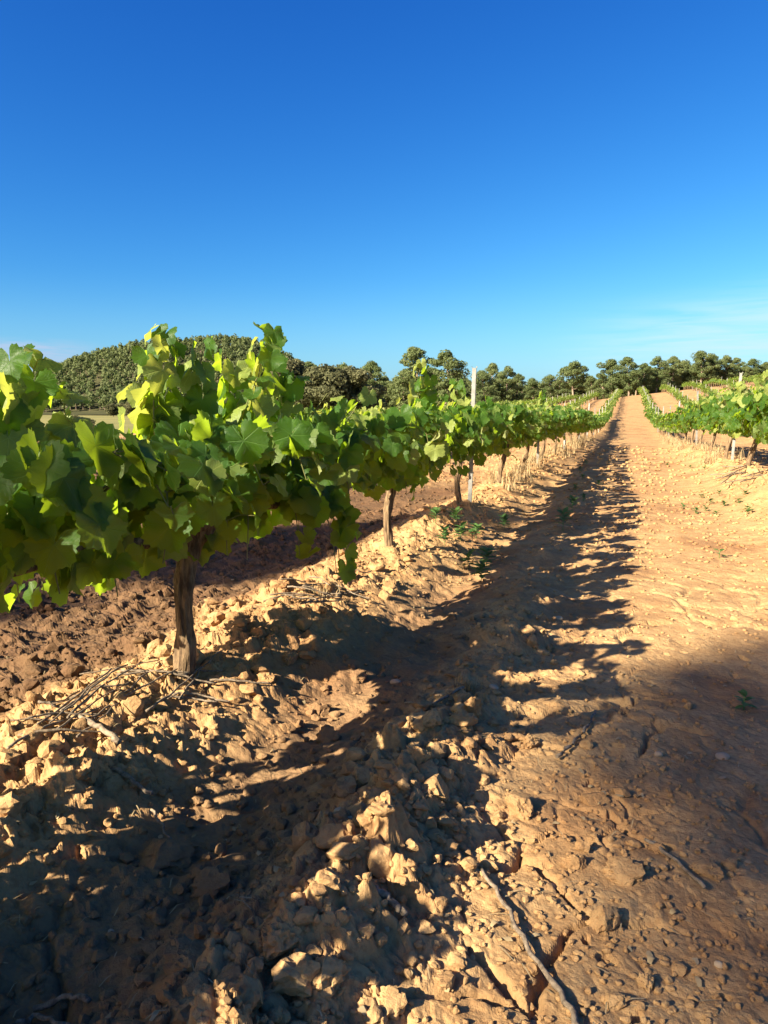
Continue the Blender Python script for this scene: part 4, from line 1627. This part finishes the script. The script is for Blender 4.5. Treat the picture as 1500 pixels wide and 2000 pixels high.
OL = oval_leaf()


def weed(px, py, size, n, label, group, stem=0.05):
    x, y = on_ground(px, py)
    t = empty('weed', (x, y, gz(x, y) - 0.005), random.uniform(0, 6))
    V, Fc = tube([(0, 0, -.02), (.005, 0, stem * .6), (0, .004, stem)], [.003, .0025, .002], 5)
    link('stem', mesh_np('weed_stem', V, Fc, M['weed']), t)
    for k in range(n):
        a = k * 2.4
        q = (k + .5) / n
        o = link('leaf', OL, t, (0, 0, stem * (.35 + .65 * q)), (random.uniform(-.2, .35) + q * .5, random.uniform(-.2, .2), a),
                 (size * random.uniform(.8, 1.1),) * 3)
    tag(t, label, 'weed', group)


weed(1455, 1368, .045, 9, 'small green weed alone on the path at the right edge', None, .06)
GW = 'green weeds on the shaded path edge'
weed(1100, 1030, .085, 22, 'pale green weed at the edge of the row shadow', GW, .18)
weed(1118, 1000, .08, 18, 'upper one of the two pale weeds at the edge of the row shadow', GW, .16)
for k, (px, py) in enumerate(((868, 1075), (900, 1060), (930, 1045), (890, 1035), (850, 1045), (950, 1085), (985, 1020), (940, 1120), (915, 1095))):
    weed(px, py, .075, 20, 'green weed growing in the shade of the left row near the steel post', 'weeds near the steel post', .12)
for k in range(16):
    px, py = random.uniform(1290, 1490), random.uniform(905, 1010)
    weed(px, py, .05, 10, 'sparse little weed on the sunlit path', 'little weeds on the sunlit path', .05)
weed(1405, 1085, .05, 6, 'withered sprig on the sunlit path at right', None, .07)
for k in range(6):
    weed(random.uniform(1120, 1170), 905 + k * 14, .06, 14, 'little weed along the shadow edge far up the path', 'weeds along the shadow edge', .08)


# ------------------------------------------------------------------ straw, chaff and bits of dead leaf on the soil
rs = np.random.default_rng(99)
n = 900
rad_s = np.exp(rs.uniform(math.log(1.0), math.log(7.0), n))
an_s = rs.uniform(R(-36), R(36), n) - YAW
sx_, sy_ = rad_s * np.sin(an_s), rad_s * np.cos(an_s)
sz_ = ground_z(sx_, sy_)
acc = Acc()
for i in range(n):
    L = rs.uniform(.010, .055)
    w = rs.uniform(.0009, .0018) if rs.random() < .75 else rs.uniform(.004, .009)
    if w > .003:
        L = rs.uniform(.010, .022)
    a = rs.uniform(0, 6.28)
    d = np.array((math.cos(a), math.sin(a), 0))
    e = np.array((-d[1], d[0], 0)) * w
    c = np.array((sx_[i], sy_[i], sz_[i] + .004))
    up = np.array((0, 0, rs.uniform(0, .010)))
    p0, p1, p2 = c - d * L * .5, c + up + e * rs.uniform(-1, 1), c + d * L * .5 + up * rs.uniform(-.5, 1)
    acc.add(np.array([p0 - e * .7, p0 + e * .7, p1 - e, p1 + e, p2 - e * .5, p2 + e * .5]), [(0, 1, 3), (0, 3, 2), (2, 3, 5), (2, 5, 4)])
tag(link('straw_litter', acc.mesh('straw_litter', M['hay'])), 'bits of straw and dead leaf scattered over the soil', 'litter', kind='stuff')
